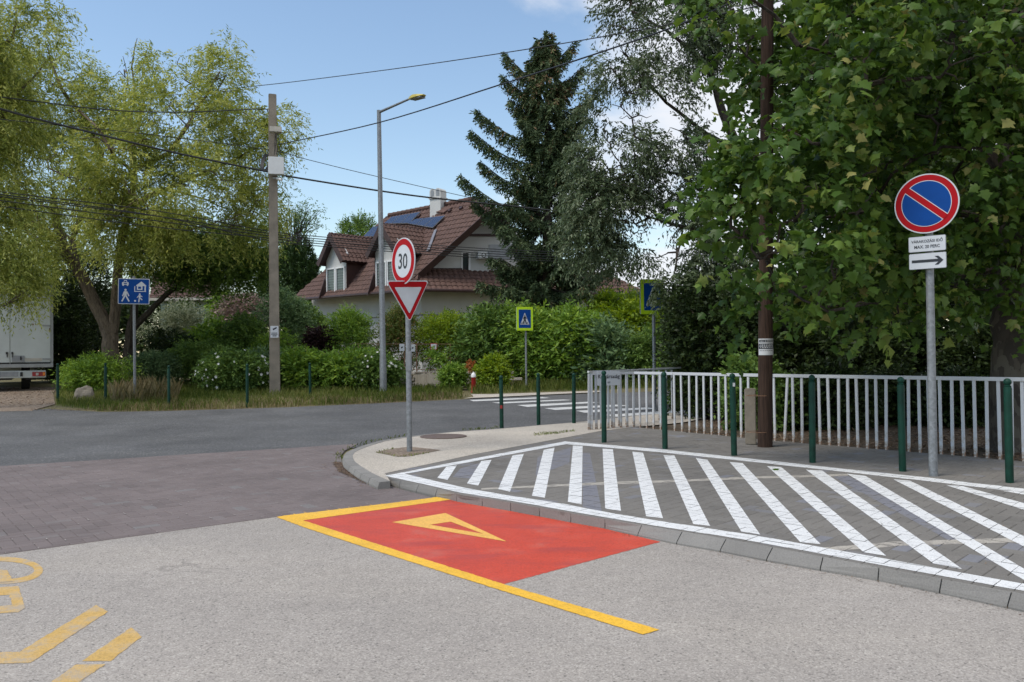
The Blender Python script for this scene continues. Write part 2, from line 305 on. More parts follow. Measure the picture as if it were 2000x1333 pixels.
# ------------------------------------------------------------------ object helpers
def tag(o, label=None, cat=None, group=None, kind=None):
    if label: o['label'] = label
    if cat: o['category'] = cat
    if group: o['group'] = group
    if kind: o['kind'] = kind
    return o
def thing(name, label, cat, loc=(0, 0, 0), group=None, rz=0.0):
    o = bpy.data.objects.new(name, None); COL.objects.link(o); o.location = loc; o.rotation_euler = (0, 0, rz); o.empty_display_size = 0.2
    return tag(o, label, cat, group)
def link(name, me, parent=None):
    o = bpy.data.objects.new(name, me); COL.objects.link(o)
    if parent: o.parent = parent
    return o
def base_of(parent):
    """world location of the parent (parents here are never rotated unless they use local meshes)"""
    p = Vector((0, 0, 0))
    while parent: p += Vector(parent.location); parent = parent.parent
    return p
def np_mesh(name, V, F, mat, tint=None, smooth=False):
    V = np.asarray(V, dtype=np.float32).reshape(-1, 3); F = np.asarray(F, dtype=np.int32)
    me = bpy.data.meshes.new(name); n, k = F.shape
    me.vertices.add(len(V)); me.vertices.foreach_set('co', V.ravel())
    me.loops.add(n * k); me.loops.foreach_set('vertex_index', F.ravel())
    me.polygons.add(n); me.polygons.foreach_set('loop_start', np.arange(0, n * k, k, dtype=np.int32)); me.polygons.foreach_set('loop_total', np.full(n, k, dtype=np.int32))
    if smooth: me.polygons.foreach_set('use_smooth', np.ones(n, dtype=bool))
    if tint is not None:
        a = me.attributes.new('tint', 'FLOAT', 'FACE'); a.data.foreach_set('value', np.asarray(tint, dtype=np.float32))
    me.update(calc_edges=True)
    if mat: me.materials.append(mat)
    return me
class MB:
    def __init__(s): s.v = []; s.f = []; s.t = []
    def add(s, vs, fs, tint=0.5):
        k = len(s.v); s.v += [tuple(p) for p in vs]; s.f += [tuple(i + k for i in q) for q in fs]; s.t += [tint] * len(fs); return s
    def box(s, c, size, rz=0.0, axes=None):
        c = Vector(c); hx, hy, hz = [q / 2 for q in size]
        if axes is None:
            ax = (Vector((math.cos(rz), math.sin(rz), 0)), Vector((-math.sin(rz), math.cos(rz), 0)), Vector((0, 0, 1)))
        else: ax = axes
        vs = [c + ax[0] * (hx * i) + ax[1] * (hy * j) + ax[2] * (hz * k) for k in (-1, 1) for i, j in ((-1, -1), (1, -1), (1, 1), (-1, 1))]
        return s.add(vs, [(3, 2, 1, 0), (4, 5, 6, 7), (0, 1, 5, 4), (1, 2, 6, 5), (2, 3, 7, 6), (3, 0, 4, 7)])
    def prism(s, poly, off):
        """closed polygon of Vectors, extruded by off"""
        n = len(poly); off = Vector(off); vs = [Vector(p) for p in poly] + [Vector(p) + off for p in poly]
        return s.add(vs, [tuple(range(n))[::-1], tuple(range(n, 2 * n))] + [(i, (i + 1) % n, n + (i + 1) % n, n + i) for i in range(n)])
    def tube(s, pts, rad, n=8, cap=True, sq=0.0):
        pts = [Vector(p) for p in pts]; m = len(pts)
        if not hasattr(rad, '__len__'): rad = [rad] * m
        vs = []; ref = Vector((0.13, 0.94, 0.31)).normalized()
        for i, p in enumerate(pts):
            d = (pts[min(i + 1, m - 1)] - pts[max(i - 1, 0)]).normalized()
            a = d.cross(ref)
            if a.length < 1e-3: a = d.cross(Vector((1, 0, 0)))
            a.normalize(); b = d.cross(a)
            for k in range(n):
                q = 2 * math.pi * k / n; vs.append(p + (a * math.cos(q) + b * math.sin(q)) * rad[i])
        fs = [(i * n + k, i * n + (k + 1) % n, (i + 1) * n + (k + 1) % n, (i + 1) * n + k) for i in range(m - 1) for k in range(n)]
        if cap: fs += [tuple(range(n))[::-1], tuple((m - 1) * n + k for k in range(n))]
        return s.add(vs, fs)
    def lathe(s, c, prof, n=16):
        c = Vector(c); m = len(prof); vs = [c + Vector((r * math.cos(2 * math.pi * k / n), r * math.sin(2 * math.pi * k / n), z)) for r, z in prof for k in range(n)]
        fs = [(i * n + k, i * n + (k + 1) % n, (i + 1) * n + (k + 1) % n, (i + 1) * n + k) for i in range(m - 1) for k in range(n)]
        fs += [tuple(range(n))[::-1], tuple((m - 1) * n + k for k in range(n))]
        return s.add(vs, fs)
    def mesh(s, name, mat, origin=(0, 0, 0), smooth=False, bevel=0):
        me = bpy.data.meshes.new(name); o = Vector(origin)
        me.from_pydata([(p[0] - o.x, p[1] - o.y, p[2] - o.z) for p in s.v], [], s.f)
        a = me.attributes.new('tint', 'FLOAT', 'FACE'); a.data.foreach_set('value', s.t)
        bm = bmesh.new(); bm.from_mesh(me); bmesh.ops.recalc_face_normals(bm, faces=bm.faces)
        if bevel: bmesh.ops.bevel(bm, geom=bm.edges[:], offset=bevel, segments=2, affect='EDGES', clamp_overlap=True)
        bm.to_mesh(me); bm.free()
        if smooth:
            for p in me.polygons: p.use_smooth = True
            try: me.set_sharp_from_angle(angle=R(40))
            except Exception: pass
        me.materials.append(mat); return me
    def obj(s, name, mat, parent=None, smooth=False, bevel=0):
        return link(name, s.mesh(name, mat, base_of(parent), smooth, bevel), parent)

# ------------------------------------------------------------------ flat sheets of the setting
def sheet(name, pts, off, mat, parent=None, kind='structure', label=None, hole=None):
    bm = bmesh.new(); vs = [bm.verts.new((p[0], p[1], 0)) for p in pts]; bm.faces.new(vs)
    for Y in (15, 45):
        bmesh.ops.bisect_plane(bm, geom=bm.verts[:] + bm.edges[:] + bm.faces[:], plane_co=(0, Y, 0), plane_no=(0, 1, 0))
    for v in bm.verts: v.co.z = zg(v.co.y) + off
    bmesh.ops.recalc_face_normals(bm, faces=bm.faces); bmesh.ops.triangulate(bm, faces=bm.faces)
    for f in bm.faces:
        if f.normal.z < 0: f.normal_flip()
    me = bpy.data.meshes.new(name); bm.to_mesh(me); bm.free(); me.materials.append(mat)
    o = link(name, me, parent)
    if parent is None and kind: o['kind'] = kind
    if label: o['label'] = label
    return o
def PP(l, off=0.0): return [P(x, y, off) for x, y in l]

# polylines, photo pixels
KT = [(748, 931), (824, 947), (900, 966), (1000, 982), (1100, 1000), (1200, 1017), (1300, 1034), (1400, 1050), (1500, 1068), (1600, 1087), (1700, 1106), (1800, 1124), (1900, 1142.5), (2000, 1161), (2140, 1188), (2300, 1221)]      # kerb top edge (z = .08)
KB = [(738, 943), (810, 962), (876, 978), (976, 992), (1080, 1012), (1190, 1036), (1296, 1061), (1400, 1079), (1500, 1099), (1600, 1117), (1700, 1134), (1800, 1154), (1900, 1176), (2000, 1198), (2150, 1232), (2320, 1275)]  # kerb foot (z = 0)
ISL = [(738, 943), (706, 928), (684, 914), (671, 903), (667, 892), (676, 882), (700, 873), (740, 861), (800, 852), (880, 844), (980, 837), (1060, 830), (1130, 824), (1240, 812), (1320, 806)]                       # outer edge of the corner island
H = 0.08
kt = PP(KT, H); kb = PP(KB, 0.0); isl = PP(ISL, H)

# ground
g = sheet('ground', [(-400, -60), (400, -60), (400, 900), (-400, 900)], -0.014, MAT['verge'])
farroad = [(-700, 835), (-200, 812), (30, 803), (95, 799), (200, 805), (330, 803), (560, 796), (740, 788), (915, 780), (1130, 770), (1250, 766), (1500, 758)]
fr = PP(farroad)
# crossing street: between far edge and a line running under the paver band
street = fr + PP([(1500, 800), (1330, 812), (1130, 832), (980, 845), (860, 855), (720, 872), (640, 880), (0, 920), (-700, 966)])
sheet('street', [(p.x, p.y) for p in street], 0.0, MAT['asphalt_dark'])
pe = [P(-900, 1210), P(0, 1085), P(540, 1011), P(760, 985), P(860, 973)]
lane = pe + [P(900, 960)] + kb[2:] + [Vector((9, 2.0, 0)), Vector((9, -8, 0)), Vector((-14, -8, 0))]
lane = [Vector(p) for p in lane]
lane_o = sheet('lane_asphalt', [(p.x, p.y) for p in pe + [q + Vector((0.09, 0.09, 0)) for q in kb[2:]] + [Vector((9, 2.0, 0)), Vector((9, -8, 0)), Vector((-14, -8, 0))]], 0.004, MAT['asphalt_light'])

# ---- polygons clipping for pavers
def clip_half(poly, a, b):
    """keep the part left of a->b"""
    out = []; n = len(poly)
    def sd(p): return (b[0] - a[0]) * (p[1] - a[1]) - (b[1] - a[1]) * (p[0] - a[0])
    for i in range(n):
        p, q = poly[i], poly[(i + 1) % n]; sp, sq = sd(p), sd(q)
        if sp >= 0: out.append(p)
        if (sp >= 0) != (sq >= 0):
            t = sp / (sp - sq); out.append((p[0] + (q[0] - p[0]) * t, p[1] + (q[1] - p[1]) * t))
    return out
def area(poly): return 0.5 * sum(poly[i][0] * poly[(i + 1) % len(poly)][1] - poly[(i + 1) % len(poly)][0] * poly[i][1] for i in range(len(poly)))
def ccw(poly): poly = [(p[0], p[1]) for p in poly]; return poly if area(poly) > 0 else poly[::-1]
def inside(p, poly):
    c = False; n = len(poly)
    for i in range(n):
        a, b = poly[i], poly[(i + 1) % n]
        if (a[1] > p[1]) != (b[1] > p[1]) and p[0] < (b[0] - a[0]) * (p[1] - a[1]) / (b[1] - a[1]) + a[0]: c = not c
    return c
def seg_hit(p, q, a, b):
    def o(u, v, w_): return (v[0] - u[0]) * (w_[1] - u[1]) - (v[1] - u[1]) * (w_[0] - u[0])
    return o(p, q, a) * o(p, q, b) < 0 and o(a, b, p) * o(a, b, q) < 0
def clip_zone(poly, zone):
    """zone: ccw polygon, possibly gently concave"""
    ins = [inside(p, zone) for p in poly]; hits = []
    x0 = min(p[0] for p in poly); x1 = max(p[0] for p in poly); y0 = min(p[1] for p in poly); y1 = max(p[1] for p in poly)
    for i in range(len(zone)):
        a, b = zone[i], zone[(i + 1) % len(zone)]
        if max(a[0], b[0]) < x0 or min(a[0], b[0]) > x1 or max(a[1], b[1]) < y0 or min(a[1], b[1]) > y1: continue
        if any(seg_hit(poly[k], poly[(k + 1) % len(poly)], a, b) for k in range(len(poly))): hits.append((a, b))
    if not hits: return poly if all(ins) else []
    for a, b in hits:
        poly = clip_half(poly, a, b)
        if len(poly) < 3: return []
    return poly
def clip_convex(poly, c):
    for i in range(len(c)):
        poly = clip_half(poly, c[i], c[(i + 1) % len(c)])
        if len(poly) < 3: return []
    return poly if abs(area(poly)) > 2e-5 else []
def herring(x0, x1, y0, y1, ang, unit=0.1, org=(0, 0)):
    """2:1 herringbone rectangles covering the box, rotated by ang"""
    ca, sa = math.cos(ang), math.sin(ang); out = []
    cs = [((x - org[0]) * ca + (y - org[1]) * sa, -(x - org[0]) * sa + (y - org[1]) * ca) for x in (x0, x1) for y in (y0, y1)]
    i0 = int(min(c[0] for c in cs) / unit) - 2; i1 = int(max(c[0] for c in cs) / unit) + 2; j0 = int(min(c[1] for c in cs) / unit) - 2; j1 = int(max(c[1] for c in cs) / unit) + 2
    for i in range(i0, i1):
        for j in range(j0, j1):
            k = (i - j) % 4
            if k == 0: r = (i, j, i + 2, j + 1)
            elif k == 2: r = (i, j - 1, i + 1, j + 1)
            else: continue
            q = [(r[0], r[1]), (r[2], r[1]), (r[2], r[3]), (r[0], r[3])]
            q = [(a * unit * ca - b * unit * sa + org[0], a * unit * sa + b * unit * ca + org[1]) for a, b in q]
            mx = sum(p[0] for p in q) / 4; my = sum(p[1] for p in q) / 4
            if x0 <= mx <= x1 and y0 <= my <= y1: out.append(q)
    return out
def shrink(poly, d):
    n = len(poly); out = poly
    pts = list(poly)
    for i in range(n):
        a, b = pts[i], pts[(i + 1) % n]; L = math.hypot(b[0] - a[0], b[1] - a[1])
        if L < 1e-5: continue
        nx, ny = -(b[1] - a[1]) / L * d, (b[0] - a[0]) / L * d
        out = clip_half(out, (a[0] + nx, a[1] + ny), (b[0] + nx, b[1] + ny))
        if len(out) < 3: return []
    return out
def vis(p, off=0.0, m=60):
    v = Vector((p[0], p[1], zg(p[1]) + off)) - CAM; dz = v.dot(f0)
    if dz < 0.5: return False
    x = 1000 + FPX * v.dot(cr) / dz; y = 666.5 - FPX * v.dot(cu) / dz
    return -m < x < 2000 + m and -m < y < 1333 + m
def lay(name, parent, zone, rects, off, mat, gap, thick=0.03):
    """pavers: the 300 largest in view are parts, the rest one joined part; returns the top polygons"""
    tops = []
    for q in rects:
        if not vis((sum(p[0] for p in q) / 4, sum(p[1] for p in q) / 4), off, 90): continue
        c = clip_zone(q, zone)
        if len(c) < 3 or abs(area(c)) < 4e-4: continue
        c = shrink(c, gap / 2)
        if len(c) < 3 or abs(area(c)) < 3e-4: continue
        cx_ = sum(p[0] for p in c) / len(c); cy_ = sum(p[1] for p in c) / len(c)
        tops.append((abs(area(c)) / (cx_ ** 2 + cy_ ** 2) ** 1.5, c, rnd.uniform(-0.0012, 0.0012), min(1, max(0, rnd.gauss(0.45, 0.25)))))
    tops.sort(key=lambda a: -a[0])
    def one(mb, c, dz, tt):
        n = len(c); ins = shrink(c, 0.004)
        if len(ins) != n: ins = c
        z = lambda p: zg(p[1]) + off + dz
        vs = [(p[0], p[1], z(p)) for p in ins] + [(p[0], p[1], z(p) - 0.004) for p in c] + [(p[0], p[1], z(p) - thick) for p in c]
        fs = [tuple(range(n))] + [(i, n + i, n + (i + 1) % n, (i + 1) % n) for i in range(n)] + [(n + i, 2 * n + i, 2 * n + (i + 1) % n, n + (i + 1) % n) for i in range(n)]
        mb.add(vs, fs, tt)
    for a, c, dz, tt in tops[:300]:
        mb = MB(); one(mb, c, dz, tt); mb.obj(name, mat, parent)
    if len(tops) > 300:
        mb = MB()
        for a, c, dz, tt in tops[300:]: one(mb, c, dz, tt)
        o = mb.obj(name + '_field', mat, parent); o['kind'] = 'stuff'
    return [(c, dz) for a, c, dz, tt in tops]

# ---- red brown paver crossing band
rz_ = PP([(-900, 1210), (0, 1085), (540, 1011), (760, 985), (846, 974), (800, 962), (738, 944), (704, 929), (682, 915), (669, 903), (665, 892), (674, 881), (700, 868), (0, 912), (-900, 968)])
rzone = ccw(rz_)
rb = sheet('crossing_band', [(p[0], p[1]) for p in rzone], -0.006, MAT['bed'])
# the street sheet runs below the band: keep the band bed above it and pavers on top
rb.location.z = 0.0085
rects = herring(min(p[0] for p in rzone), max(p[0] for p in rzone), min(p[1] for p in rzone), max(p[1] for p in rzone), R(39), 0.1, (-3, 6))
rtops = lay('paver', rb, rzone, [ccw(q) for q in rects], 0.009, MAT['paver_red'], 0.0035)
mb = MB()
for c, dz in rtops:
    if rnd.random() < .5 or len(c) != 4: continue
    e = sorted([(math.dist(c[i], c[(i + 1) % 4]), i) for i in range(4)])[0][1]; a = Vector((*c[e], 0)); b = Vector((*c[(e + 1) % 4], 0)); d = (b - a); L = d.length; d.normalize(); n = Vector((d.y, -d.x, 0)); s0, s1 = sorted((rnd.random() * L, rnd.random() * L)); z = Vector((0, 0, zg(a.y) + .0115)); w_ = rnd.uniform(.002, .006)
    mb.add([a + d * s0 + z - n * .001, a + d * s1 + z - n * .001, a + d * s1 + n * w_ + z, a + d * s0 + n * w_ + z], [(0, 1, 2, 3)])
o = mb.obj('joint_sand', plain('pale joint sand', (0.34, 0.31, 0.29), 0.9), rb); o['kind'] = 'stuff'

# ---- grey paver pavement
FENCE = [(1155, 839.5), (1240, 834.5), (1317, 842), (1419, 852), (1513, 861), (1601, 868.5), (1734, 879), (1902, 893), (2000, 901.5), (2200, 919), (2500, 946)]
fe = PP(FENCE, H)
BACKL = [(755, 926), (1104, 861), (1180, 845), (1240, 836)]
gz = ccw([(p.x, p.y) for p in kt] + [(p.x, p.y) for p in PP([(2500, 946)], H)] + [(p.x, p.y) for p in fe[::-1][1:-1]] + [(p.x, p.y) for p in PP([(1180, 841), (1104, 855), (930, 887), (752, 925)], H)])
pav = sheet('pavement', gz, H - 0.010, MAT['bed'])
rects = herring(min(p[0] for p in gz), max(p[0] for p in gz), min(p[1] for p in gz), max(p[1] for p in gz), R(-44), 0.1, (2, 8))
gtops = lay('paver', pav, gz, [ccw(q) for q in rects], H, MAT['paver_grey'], 0.003)
gt_np = [(c, dz, min(p[0] for p in c), max(p[0] for p in c), min(p[1] for p in c), max(p[1] for p in c)) for c, dz in gtops]
def paint_on(name, quads, mat, lift=0.0016, label=None):
    """paint following the pavers, so the joints stay open"""
    mb = MB()
    for q in quads:
        q = ccw(q); x0 = min(p[0] for p in q); x1 = max(p[0] for p in q); y0 = min(p[1] for p in q); y1 = max(p[1] for p in q)
        for c, dz, a0, a1, b0, b1 in gt_np:
            if a1 < x0 or a0 > x1 or b1 < y0 or b0 > y1: continue
            r_ = clip_convex(c, q)
            if r_:
                e = shrink(c, 0.0004); r_ = clip_convex(r_, e) if len(e) > 2 else r_
            if r_: mb.add([(p[0], p[1], zg(p[1]) + H + dz + lift) for p in r_], [tuple(range(len(r_)))])
    o = mb.obj(name, mat, pav)
    if label: o['label'] = label
    return o
def q4(*l): return [(p.x, p.y) for p in PP(l, H)]
stripes = [[(854, 934), (874, 938), (892, 910), (872, 912)], [(912, 945), (934, 949), (960, 899), (940, 901)], [(973, 956), (996, 961), (1023, 887), (1001, 890)],
 [(1039, 969), (1064, 973), (1083, 875), (1062, 879)], [(1109, 981), (1136, 986), (1138, 872), (1119, 871)], [(1182, 994), (1213, 999), (1197, 878), (1177, 877)],
 [(1262, 1009), (1295, 1013), (1256, 885), (1235, 883)], [(1354, 1024), (1387, 1028), (1317, 890), (1296, 890)], [(1448, 1039), (1485, 1045), (1382, 899), (1359, 895)],
 [(1563, 1060), (1603, 1064), (1450, 905), (1425, 903)], [(1686, 1079), (1731, 1086), (1526, 913), (1498, 911)], [(1824, 1102), (1879, 1112), (1606, 920), (1574, 918)],
 [(2012, 1141), (2072, 1154), (1690, 930), (1654, 926)], [(2230, 1187), (2230, 1160), (1778, 940), (1745, 937)], [(2230, 1069), (2230, 1048), (1880, 950), (1847, 948)], [(2230, 1005), (2230, 985), (1984, 960), (1954, 959)]]
for i, s in enumerate(stripes): paint_on('painted_stripe', [q4(*s)], MAT['white_paint'])
def band(a, b): return [q4(a[i], a[i + 1], b[i + 1], b[i]) for i in range(len(a) - 1)]
fo = [(752, 930), (824, 945.5), (900, 963), (1000, 979), (1100, 997), (1200, 1014), (1300, 1031), (1400, 1046), (1500, 1063), (1600, 1082), (1700, 1100.5), (1800, 1118.5), (1900, 1137), (2000, 1155), (2140, 1181)]
fi = [(790, 926), (850, 940), (910, 954), (1004, 970), (1102, 985), (1200, 1004), (1300, 1020), (1400, 1035), (1500, 1051), (1600, 1069), (1700, 1087), (1800, 1105), (1900, 1123), (2000, 1141), (2140, 1167)]
paint_on('border_line', band(fo, fi), MAT['white_paint'], label='white border line along the kerb')
bo = [(752, 930), (900, 901), (1000, 882), (1104, 862.5)]; bi = [(790, 926), (902, 906), (1002, 887), (1106, 868)]
bo2 = [(1104, 862.5), (1200, 870.5), (1300, 879), (1400, 889.5), (1500, 900), (1600, 911), (1700, 922), (1800, 932), (1900, 944), (2000, 955), (2200, 976)]
bi2 = [(1106, 868), (1200, 876), (1300, 885), (1400, 895.5), (1500, 906), (1600, 917), (1700, 928), (1800, 939), (1900, 951), (2000, 962), (2200, 984)]
paint_on('border_line', band(bo, bi) + band(bo2, bi2), MAT['white_paint'], label='white border line towards the railing')
paint_on('old_line', band([(940, 954), (1040, 949), (1180, 942), (1300, 938.5), (1480, 931), (1656, 926)], [(940, 957), (1040, 953), (1180, 947), (1300, 943), (1480, 935), (1656, 930)]), MAT['old_white'], 0.0008, 'faded cream line crossing the hatching')
paint_on('old_line', band([(1600, 1071), (1750, 1058), (2000, 1050), (2200, 1046)], [(1610, 1079), (1750, 1067), (2000, 1059), (2200, 1055)]), MAT['old_white'], 0.0008, 'faded cream line near the right edge')

MAT['scuff'] = paint('bluish rubbed out paint', (0.205, 0.205, 0.23), 0.92, (0.16, 0.15, 0.14), 6, 0.8)
for q in ([(1138, 885), (1152, 885), (1176, 1000), (1138, 990)], [(1050, 893), (1116, 874), (1112, 905), (1046, 930)], [(1628, 932), (1652, 928), (1905, 1052), (1868, 1064)], [(900, 915), (936, 905), (920, 935), (884, 932)]):
    o = paint_on('rubbed_patch', [q4(*q)], MAT['scuff'], 0.0006)
# ---- corner island of washed concrete
isz = [(p.x, p.y) for p in isl] + [(p.x, p.y) for p in PP([(1400, 812), (1330, 826), (1240, 834.5), (1180, 841), (1104, 855), (930, 887), (752, 925)], H)]
# inner edge set back 12 cm for the kerb stones
ctr = Vector((sum(p[0] for p in isz) / len(isz), sum(p[1] for p in isz) / len(isz), 0))
isl_in = []
for i, p in enumerate(isl):
    a = isl[max(0, i - 1)]; b = isl[min(len(isl) - 1, i + 1)]; d = (b - a); d.z = 0; d.normalize(); nn = Vector((d.y, -d.x, 0))
    if nn.dot(ctr - p) < 0: nn = -nn
    isl_in.append(p + nn * (0.13 if i < 9 else 0.06))
island = sheet('corner_island', [(p.x, p.y) for p in isl_in] + isz[len(isl):], H + 0.001, MAT['concrete_pave'])
def resample(pl, step):
    L = [0]
    for i in range(1, len(pl)): L.append(L[-1] + (pl[i] - pl[i - 1]).length)
    n = max(1, int(round(L[-1] / step))); out = []
    for k in range(n + 1):
        s = L[-1] * k / n; i = max(j for j in range(len(L)) if L[j] <= s + 1e-9); i = min(i, len(pl) - 2)
        out.append(pl[i].lerp(pl[i + 1], (s - L[i]) / max(1e-9, L[i + 1] - L[i])))
    return out
kerb = bpy.data.objects.new('kerb', None); COL.objects.link(kerb); kerb['kind'] = 'structure'
K = 38
def resn(pl, n):
    L = [0]
    for i in range(1, len(pl)): L.append(L[-1] + (pl[i] - pl[i - 1]).length)
    out = []
    for k in range(n + 1):
        s = L[-1] * k / n; i = max(j for j in range(len(L)) if L[j] <= s + 1e-9); i = min(i, len(pl) - 2)
        out.append(pl[i].lerp(pl[i + 1], (s - L[i]) / max(1e-9, L[i + 1] - L[i])))
    return out
L_ = sum((kt[i + 1] - kt[i]).length for i in range(len(kt) - 1)); K = int(L_ / 0.33)
T = resn(kt, K)
# foot of each joint: the nearest point of the foot polyline
def nearest(p, pl):
    best = None
    for i in range(len(pl) - 1):
        a, b = pl[i], pl[i + 1]; ab = b - a; t = max(0, min(1, (p - a).dot(ab) / ab.length_squared)); q = a + ab * t
        if best is None or (q - p).length < (best - p).length: best = q
    return best
def flat(v): return Vector((v.x, v.y, 0))
kbf = [flat(p) for p in kb]
B_ = [nearest(flat(p), kbf) for p in T]
for i in range(K):
    t0, t1, b0, b1 = flat(T[i]), flat(T[i + 1]), B_[i], B_[i + 1]
    g0 = 0.007
    def lp(a, b, q): return a + (b - a) * q
    e = g0 / max(0.1, (t1 - t0).length)
    t0, t1, b0, b1 = lp(t0, t1, e / 2), lp(t1, t0, e / 2), lp(b0, b1, e / 2), lp(b1, b0, e / 2)
    z = rnd.uniform(-0.002, 0.002); dr = 0.014
    vs = []
    for a, b in ((t0, b0), (t1, b1)):
        vs += [b + Vector((0, 0, -0.03)), b + Vector((0, 0, dr + z)), lp(b, a, 0.18) + Vector((0, 0, dr + 0.016 + z)), lp(b, a, 0.9) + Vector((0, 0, H - 0.004 + z)), a + Vector((0, 0, H + 0.001 + z)), a + Vector((0, 0, -0.03))]
    mb = MB(); n = 6; mb.add(vs, [tuple(range(n)), tuple(range(n, 2 * n))[::-1]] + [(j, (j + 1) % n, n + (j + 1) % n, n + j) for j in range(n)], rnd.uniform(0.1, 0.9)); mb.obj('kerb_stone', MAT['kerb'], kerb)
io = resample(isl, 0.34); ii_ = [nearest(flat(p), [flat(q) for q in isl_in]) for p in io]
for i in range(len(io) - 1):
    a0, a1, b0, b1 = flat(io[i]), flat(io[i + 1]), ii_[i], ii_[i + 1]
    e = 0.02; a0, a1, b0, b1 = a0.lerp(a1, e), a1.lerp(a0, e), b0.lerp(b1, e), b1.lerp(b0, e)
    zz = [zg(q.y) for q in (a0, a1)]
    vs = []
    for (a, b, z) in ((a0, b0, zz[0]), (a1, b1, zz[1])):
        vs += [a + Vector((0, 0, z - .03)), a + Vector((0, 0, z + H - .05)), a.lerp(b, .15) + Vector((0, 0, z + H + .002)), b + Vector((0, 0, z + H + .004)), b + Vector((0, 0, z - .03))]
    mb = MB(); mb.add(vs, [(0, 1, 2, 3, 4), (9, 8, 7, 6, 5)] + [(j, (j + 1) % 5, 5 + (j + 1) % 5, 5 + j) for j in range(5)], rnd.uniform(0.5, 1)); mb.obj('kerb_stone', MAT['kerb'], kerb)
# gravel patch round the give way post, manhole
sheet('gravel_patch', [(p.x, p.y) for p in PP([(733, 884), (770, 877), (800, 873.5), (861, 880), (836, 885), (800, 892), (776, 893)], H)], H + 0.006, MAT['gravel'])
mc = P(866, 853.5, H); mb = MB(); mb.lathe(mc + Vector((0, 0, 0.002)), [(0.36, 0), (0.36, 0.010), (0.32, 0.012), (0.31, 0.006), (0.30, 0.010), (0.1, 0.012)], 28)
mh = mb.obj('manhole_cover', MAT['iron']); tag(mh, 'round rusty manhole cover in the pale corner pavement', 'manhole cover')

# ---- paint on the lane asphalt
def rough(pl, step=.022, amp=.0018):
    out = []; n = len(pl); ph = rnd.random() * 9
    for i in range(n):
        a, b = pl[i], pl[(i + 1) % n]; L = math.dist(a[:2], b[:2]); k = max(1, int(L / step)); nx, ny = (b[1] - a[1]) / max(L, 1e-6), -(b[0] - a[0]) / max(L, 1e-6)
        for j in range(k):
            t = j / k; q = rnd.gauss(0, amp) * (0 if j == 0 else 1); out.append((a[0] + (b[0] - a[0]) * t + nx * q, a[1] + (b[1] - a[1]) * t + ny * q))
    return out
def lp_sheet(name, pts, mat, off, label=None):
    o = sheet(name, rough([(p.x, p.y) for p in PP(pts)]), off, mat, parent=lane_o)
    if label: o['label'] = label
    return o
lp_sheet('red_bay', [(590, 1018.5), (880, 977), (930, 984), (976, 992.5), (1080, 1012.5), (1190, 1036.5), (1290, 1060), (984, 1143)], MAT['red_paint'], 0.0055, 'fresh red painted bay')
lp_sheet('yellow_line', [(540, 1012), (585, 1003), (853, 972.5), (882, 977.5), (592, 1018.5), (982, 1143), (1288, 1233), (1256, 1242.5), (900, 1131), (700, 1067), (600, 1034)], MAT['yellow_paint'], 0.0072, 'bright yellow angled line round the red bay')
tri = PP([(766, 1022), (870, 1004), (990, 1060)]); tin = PP([(840, 1027), (880, 1021), (944, 1045)])
mb = MB(); mb.add([(p.x, p.y, 0.0072) for p in tri + tin], [(0, 1, 4, 3), (1, 2, 5, 4), (2, 0, 3, 5)]); o = mb.obj('painted_arrow', MAT['arrow_paint'], lane_o); o['label'] = 'hollow yellow triangle painted in the red bay'
# worn yellow cycle marking at the lower left
def ring(cx_, cy_, rx, ry, wd, a0=0, a1=360, n=40):
    out = MB(); vs = []
    for k in range(n + 1):
        a = R(a0 + (a1 - a0) * k / n)
        for f in (1, 1 - wd / rx): vs.append(P(cx_ + rx * f * math.cos(a), cy_ + ry * (1 if f == 1 else 1 - wd * .55 / ry) * math.sin(a)) + Vector((0, 0, 0.0055)))
    out.add(vs, [(2 * k, 2 * k + 1, 2 * k + 3, 2 * k + 2) for k in range(n)]); return out
cyc = ring(0, 1116, 84, 27, 17).obj('painted_symbol', MAT['old_yellow'], lane_o); cyc['label'] = 'worn yellow wheel shape of a cycle marking'
lp_sheet('painted_symbol', [(-30, 1112), (14, 1116), (26, 1138), (-30, 1143)], MAT['old_yellow'], 0.0072)
for s in ([(-40, 1152), (36, 1147), (49, 1190), (36, 1198), (-40, 1203), (-40, 1190), (24, 1184), (18, 1164), (-40, 1168)],
          [(188, 1184), (211, 1197), (60, 1297), (-40, 1300), (-40, 1277), (38, 1276)],
          [(160, 1294), (256, 1228), (277, 1246), (216, 1294)], [(148, 1301), (206, 1300), (140, 1345), (80, 1350)]):
    o = lp_sheet('painted_symbol', s, MAT['old_yellow'], 0.0058)
# zebra crossing on the street
street_o = bpy.data.objects['street']
for s in ([(917, 782), (1060, 776.5), (1075, 778), (925, 784.5)], [(961, 787), (1100, 781), (1119, 782), (979, 789)], [(1010, 792), (1148, 785.5), (1172, 787), (1030, 795.5)],
          [(1063, 798), (1205, 791), (1230, 793), (1085, 801.5)], [(1125, 803), (1262, 796.5), (1285, 799), (1142, 807)], [(1180, 811), (1310, 803), (1340, 805), (1200, 815)]):
    sheet('zebra_stripe', [(p.x, p.y) for p in PP(s)], 0.004, MAT['zebra_paint'], parent=street_o)
